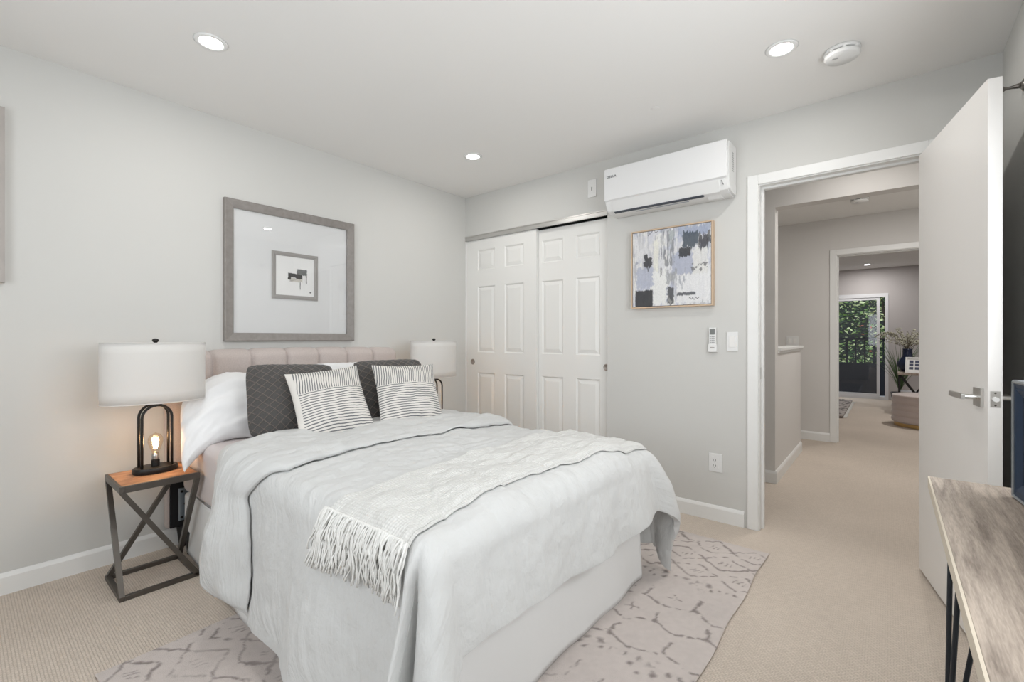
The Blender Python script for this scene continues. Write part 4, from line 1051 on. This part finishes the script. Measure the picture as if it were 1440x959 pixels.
# ------------------------------------------------------------------ far room
BEI = mat('ottoman_velvet', (.56, .47, .44), .7, sheen=.6, bump=(300, .1, .001)); GOLD = mat('brass', (.55, .38, .17), .3, .9)
ox, oy = .36, 7.92
t = thing('ottoman', 'round blush tufted ottoman with brass base in the far room', 'ottoman', (ox, oy, 0))
bm = bmesh.new(); lathe(bm, [(.30, .0), (.31, .002), (.31, .045), (.30, .047)], cx=ox, cy=oy, n=64); obj('brass_base', bm, GOLD, t)
prof_ = [(.31, .047)]
for k in range(4):
    z0 = .050+k*.080
    for a in range(1, 9): 
        th = PI*a/9-PI/2; prof_.append((.318+.018*math.cos(th), z0+.040+.039*math.sin(th)))
prof_ += [(.325, .375), (.332, .392), (.325, .402), (.30, .406), (0, .408)]
bm = bmesh.new(); lathe(bm, prof_, cx=ox, cy=oy, n=64); obj('cushion', bm, BEI, t, smooth=True)
t = thing('side_table', 'small table with crossed black metal legs behind the round ottoman', 'table', (.40, 8.95, 0))
obj('tabletop', B(.10, .75, 8.72, 9.18, .60, .635, .003), OAKG, t)
for (a, c) in (((.12, 8.74), (.50, 8.74)), ((.50, 8.74), (.12, 8.74)), ((.12, 9.16), (.50, 9.16)), ((.50, 9.16), (.12, 9.16))):
    bm = bmesh.new(); bar(bm, (*a, .60), (*c, .012), .022, .022, (0, 1, 0)); obj('leg', bm, BLACKM, t)
for (a, c) in ((.12, 8.74), (.12, 9.16), (.73, 8.74), (.73, 9.16)):
    bm = bmesh.new(); bar(bm, (a, c, .60), (a, c, 0), .022, .022, (0, 1, 0)); obj('leg', bm, BLACKM, t)
t = thing('storage_bin', 'small white and grey bin on the floor under the far side table', 'bin', (.36, 9.45, 0))
bm = bmesh.new(); box(bm, .12, .62, 9.30, 9.62, .0, .30, .02); obj('body', bm, mat('bin_grey', (.50, .50, .54), .8), t)
bm = bmesh.new(); frame_ring(bm, lambda u, v, h: (u, v, .30+h), .115, .625, 9.295, 9.625, [(0, -.02), (0, .012), (.015, .012), (.015, -.02)]); obj('rim', bm, WHITEP, t)
vx, vy, vz = .185, 9.03, .635
t = thing('vase', 'dark navy round-bellied vase on the far side table', 'vase', (vx, vy, vz))
bm = bmesh.new(); lathe(bm, [(.04, vz), (.085, vz+.02), (.125, vz+.09), (.120, vz+.15), (.085, vz+.20), (.060, vz+.23), (.055, vz+.33), (.062, vz+.345), (.052, vz+.345), (.046, vz+.23), (0, vz+.2)], cx=vx+.03, cy=vy, n=40)
obj('body', bm, mat('navy_glaze', (.015, .022, .05), .15), t, smooth=True)
t = thing('dried_stems', 'airy bunch of pale flowering stems in the dark vase', 'flowers', (vx+.03, vy, vz+.30))
rr = random.Random(21); bs = bmesh.new(); bf = bmesh.new()
for k in range(34):
    a = rr.uniform(0, 2*PI); L_ = rr.uniform(.18, .42); sp_ = rr.uniform(.1, .42); pts = []
    for i in range(6):
        s = i/5; pts.append((vx+.03+sp_*s**1.6*math.cos(a), vy+sp_*.7*s**1.6*math.sin(a), vz+.30+L_*s-.10*s**3*sp_*2))
    tube(bs, pts, .0022, 4)
    for i in range(16):
        s = rr.uniform(.45, 1); j = min(4, int(s*5)); p = Vector(pts[j]).lerp(Vector(pts[j+1]), s*5-j)+Vector((rr.uniform(-.02, .02), rr.uniform(-.02, .02), rr.uniform(-.02, .02)))
        bmesh.ops.create_icosphere(bf, subdivisions=1, radius=rr.uniform(.006, .012), matrix=Matrix.Translation(p))
for a, L_ in ((3.0, .46), (2.7, .40), (3.3, .38)):
    pts = [(vx+.03+L_*s*math.cos(a)*.8, vy+L_*s*.3*math.sin(a), vz+.33+.26*math.sin(s*2.2)*1.0) for s in [i/9 for i in range(10)]]
    tube(bs, pts, .004, 5)
    for p in pts[3:]:
        for q in range(4): bmesh.ops.create_icosphere(bf, subdivisions=1, radius=.010, matrix=Matrix.Translation(Vector(p)+Vector((rr.uniform(-.02, .02), rr.uniform(-.02, .02), rr.uniform(-.03, .01)))))
obj('stems', bs, mat('stem_brown', (.16, .14, .09), .8), t); obj('blossoms', bf, mat('blossom_cream', (.50, .49, .40), .8), t)['kind'] = 'stuff'
t = thing('grass_plant', 'tall spiky green grass plant in a pot between slider and side table', 'plant', (.06, 9.95, 0))
bm = bmesh.new()
for k in range(70):
    a = rr.uniform(0, 2*PI); L_ = rr.uniform(.55, .95); sp_ = rr.uniform(.05, .42); w_ = .009; ca, sa = math.cos(a), math.sin(a); prev = None
    for i in range(8):
        s = i/7; c = Vector((.14+sp_*s**1.5*ca, 9.95+sp_*s**1.5*sa, .22+L_*s-.22*sp_*s**3)); ww = w_*(1-s)**.6
        A = bm.verts.new(c+Vector((-sa, ca, 0))*ww); D = bm.verts.new(c-Vector((-sa, ca, 0))*ww); 
        if prev: bm.faces.new((prev[0], prev[1], D, A))
        prev = (A, D)
go = obj('leaves', bm, mat('grass_green', (.09, .15, .06), .6), t); modsolid(go, .0012, 0)
bm = bmesh.new(); lathe(bm, [(.09, 0), (.12, .24), (.11, .24), (.085, .20), (0, .20)], cx=.14, cy=9.95, n=32); obj('pot', bm, mat('pot_grey', (.12, .12, .13), .5), t)
t = thing('photo_frame', 'white photo frame with dark lettered print leaning on the far side table', 'picture frame', (.27, 8.80, .6365), math.radians(-8))
def lf(u, v, h): return (u, -h+.32*v-.03, v*.95)
bm = bmesh.new(); frame_ring(bm, lf, -.085, .115, .0, .235, [(0, 0), (0, .018), (.022, .018), (.024, 0)]); obj('frame', bm, WHITEP, t, world=False)
bm = bmesh.new(); qbox(bm, lf, -.063, .093, .022, .213, .002, .008); ph = obj('print', bm, CARD, t, world=False)
bm = bmesh.new()
for i in range(2):
    for j in range(3): qbox(bm, lf, -.042+i*.064, .004+i*.066, .050+j*.050, .088+j*.050, .008, .009)
obj('motif', bm, mat('motif_navy', (.07, .08, .13), .7), ph, world=False)
# tasselled rug in the far room
bm = bmesh.new(); ni2, nj2 = 60, 110; cimg = np.ones((ni2+1, nj2+1, 3))
z1_ = np_noise(ni2+1, nj2+1, (20, 36), 51); uu = np.linspace(0, 1, ni2+1)[:, None]; vv = np.linspace(0, 1, nj2+1)[None, :]
msk = ((np.abs(((uu*5+vv*9) % 1)-.5) < .12) | (np.abs(((uu*5-vv*9) % 1)-.5) < .12)) & (z1_ > .4)
cimg[:] = (.46, .42, .40); cimg[msk] = (.10, .09, .09)
painted_grid(bm, lambda u, v: (-1.7+u*1.20, 8.0+v*2.1, .022+.010*np_noise(2, 2, 1, 1)[0, 0]*0+.006*math.sin(u*90)*math.sin(v*130)), cimg)
far_r = obj('shag_rug', bm, vcol_mat('shag', .97, (120, .6, .01))); modsolid(far_r, .018, -1)
tag(far_r, 'shaggy dark-patterned rug on the far room floor beside the sliding door', 'rug')
bm = bmesh.new()
for k in range(95):
    y_ = 8.02+k*.0219; tube(bm, [(-.502, y_, .012), (-.47+rr.uniform(-.01, .012), y_+rr.uniform(-.01, .01), .006)], .004, 4)
obj('tassels', bm, FR, far_r)['kind'] = 'stuff'

# ------------------------------------------------------------------ outside the sliding door
struct('balcony', B(-4.5, 4, YE+.13, 12.1, -.12, -.02), mat('deck_grey', (.18, .18, .19), .8))
t = thing('balcony_railing', 'dark railing with solid lower panel and thin pickets outside the sliding door', 'railing', (-1, 12.0, 0))
DKR = mat('railing_dark', (.022, .026, .036), .5)
obj('lower_panel', B(-3.6, 3.0, 11.98, 12.01, -.02, .62), DKR, t)
obj('top_rail', B(-3.6, 3.0, 11.97, 12.03, 1.10, 1.15), DKR, t)
for k in range(44): obj('picket', B(-3.55+k*.15, -3.52+k*.15, 11.985, 12.005, .62, 1.10), DKR, t)
def tree(cx, cy, w_, d_, z0, z1, n, seed, label, cols):
    t = thing('tree', label, 'tree', (cx, cy, -1.5), 0, 'trees outside the sliding door'); rr = random.Random(seed)
    bm = bmesh.new()
    for k in range(n):
        u = rr.gauss(0, .42); v = rr.gauss(0, .42); zz = rr.uniform(z0, z1)
        clump = noise.noise(Vector((u*3, v*3, zz*1.6+seed)))
        if clump < -.12: continue
        c = Vector((cx+u*w_, cy+v*d_, zz)); s = rr.uniform(.035, .075)
        R = Matrix.Rotation(rr.uniform(0, 6.28), 3, 'Z') @ Matrix.Rotation(rr.uniform(-1.2, 1.2), 3, 'X') @ Matrix.Rotation(rr.uniform(-.8, .8), 3, 'Y')
        P = [R @ Vector(q)*s for q in ((-1, 0, 0), (0, -.5, .12), (1, 0, 0), (0, .5, .12))]
        vs = [bm.verts.new(c+p) for p in P]; f = bm.faces.new((vs[0], vs[1], vs[2])); g = bm.faces.new((vs[0], vs[2], vs[3]))
        f.material_index = g.material_index = rr.choices((0, 1, 2, 3), (.30, .15+.6*max(0, noise.noise(Vector((u*5, v*5, zz*2.2+seed+9)))+.25), .38, .004))[0]
    bm2 = bm
    obj('foliage', bm2, cols, t)
    bm = bmesh.new()
    for k in range(5):
        a = rr.uniform(0, 6.28); tube(bm, [(cx, cy, -1.5), (cx+.1*math.cos(a), cy+.1*math.sin(a), 0), (cx+w_*.3*math.cos(a), cy+d_*.3*math.sin(a), z1*.6)], [.09, .06, .02], 8)
    obj('trunk', bm, mat('bark', (.06, .045, .035), .9) if 'bark' not in bpy.data.materials else bpy.data.materials['bark'], t)
LV = [mat('leaf_mid', (.22, .36, .10), .5), mat('leaf_light', (.68, .74, .38), .45), mat('leaf_dark', (.03, .07, .025), .6), mat('blossom_red', (.55, .12, .06), .6)]
tree(-1.7, 13.6, 1.3, .7, -.6, 4.2, 8500, 3, 'leafy green tree outside, filling the left of the sliding door', LV)
tree(.2, 15.9, 1.5, .8, -.6, 4.4, 8500, 4, 'leafy green tree outside, towards the right of the sliding door', LV)
tree(-3.4, 18.2, 2.4, .9, -.8, 3.9, 6000, 5, 'leafy green tree farthest left outside the sliding door', LV)
struct('ground', B(-14, 12, 12.1, 30, -1.7, -1.5), mat('soil', (.05, .06, .03), .95))
tag(obj('backdrop_fence', B(-12, 10, 20.5, 20.6, -1.5, 5.0), mat('fence_dark', (.03, .035, .03), .8)), 'tall dark fence added behind the trees outside to cover bright sky gaps', 'fence')  # dark sheet raised behind the foliage so no white sky shows through
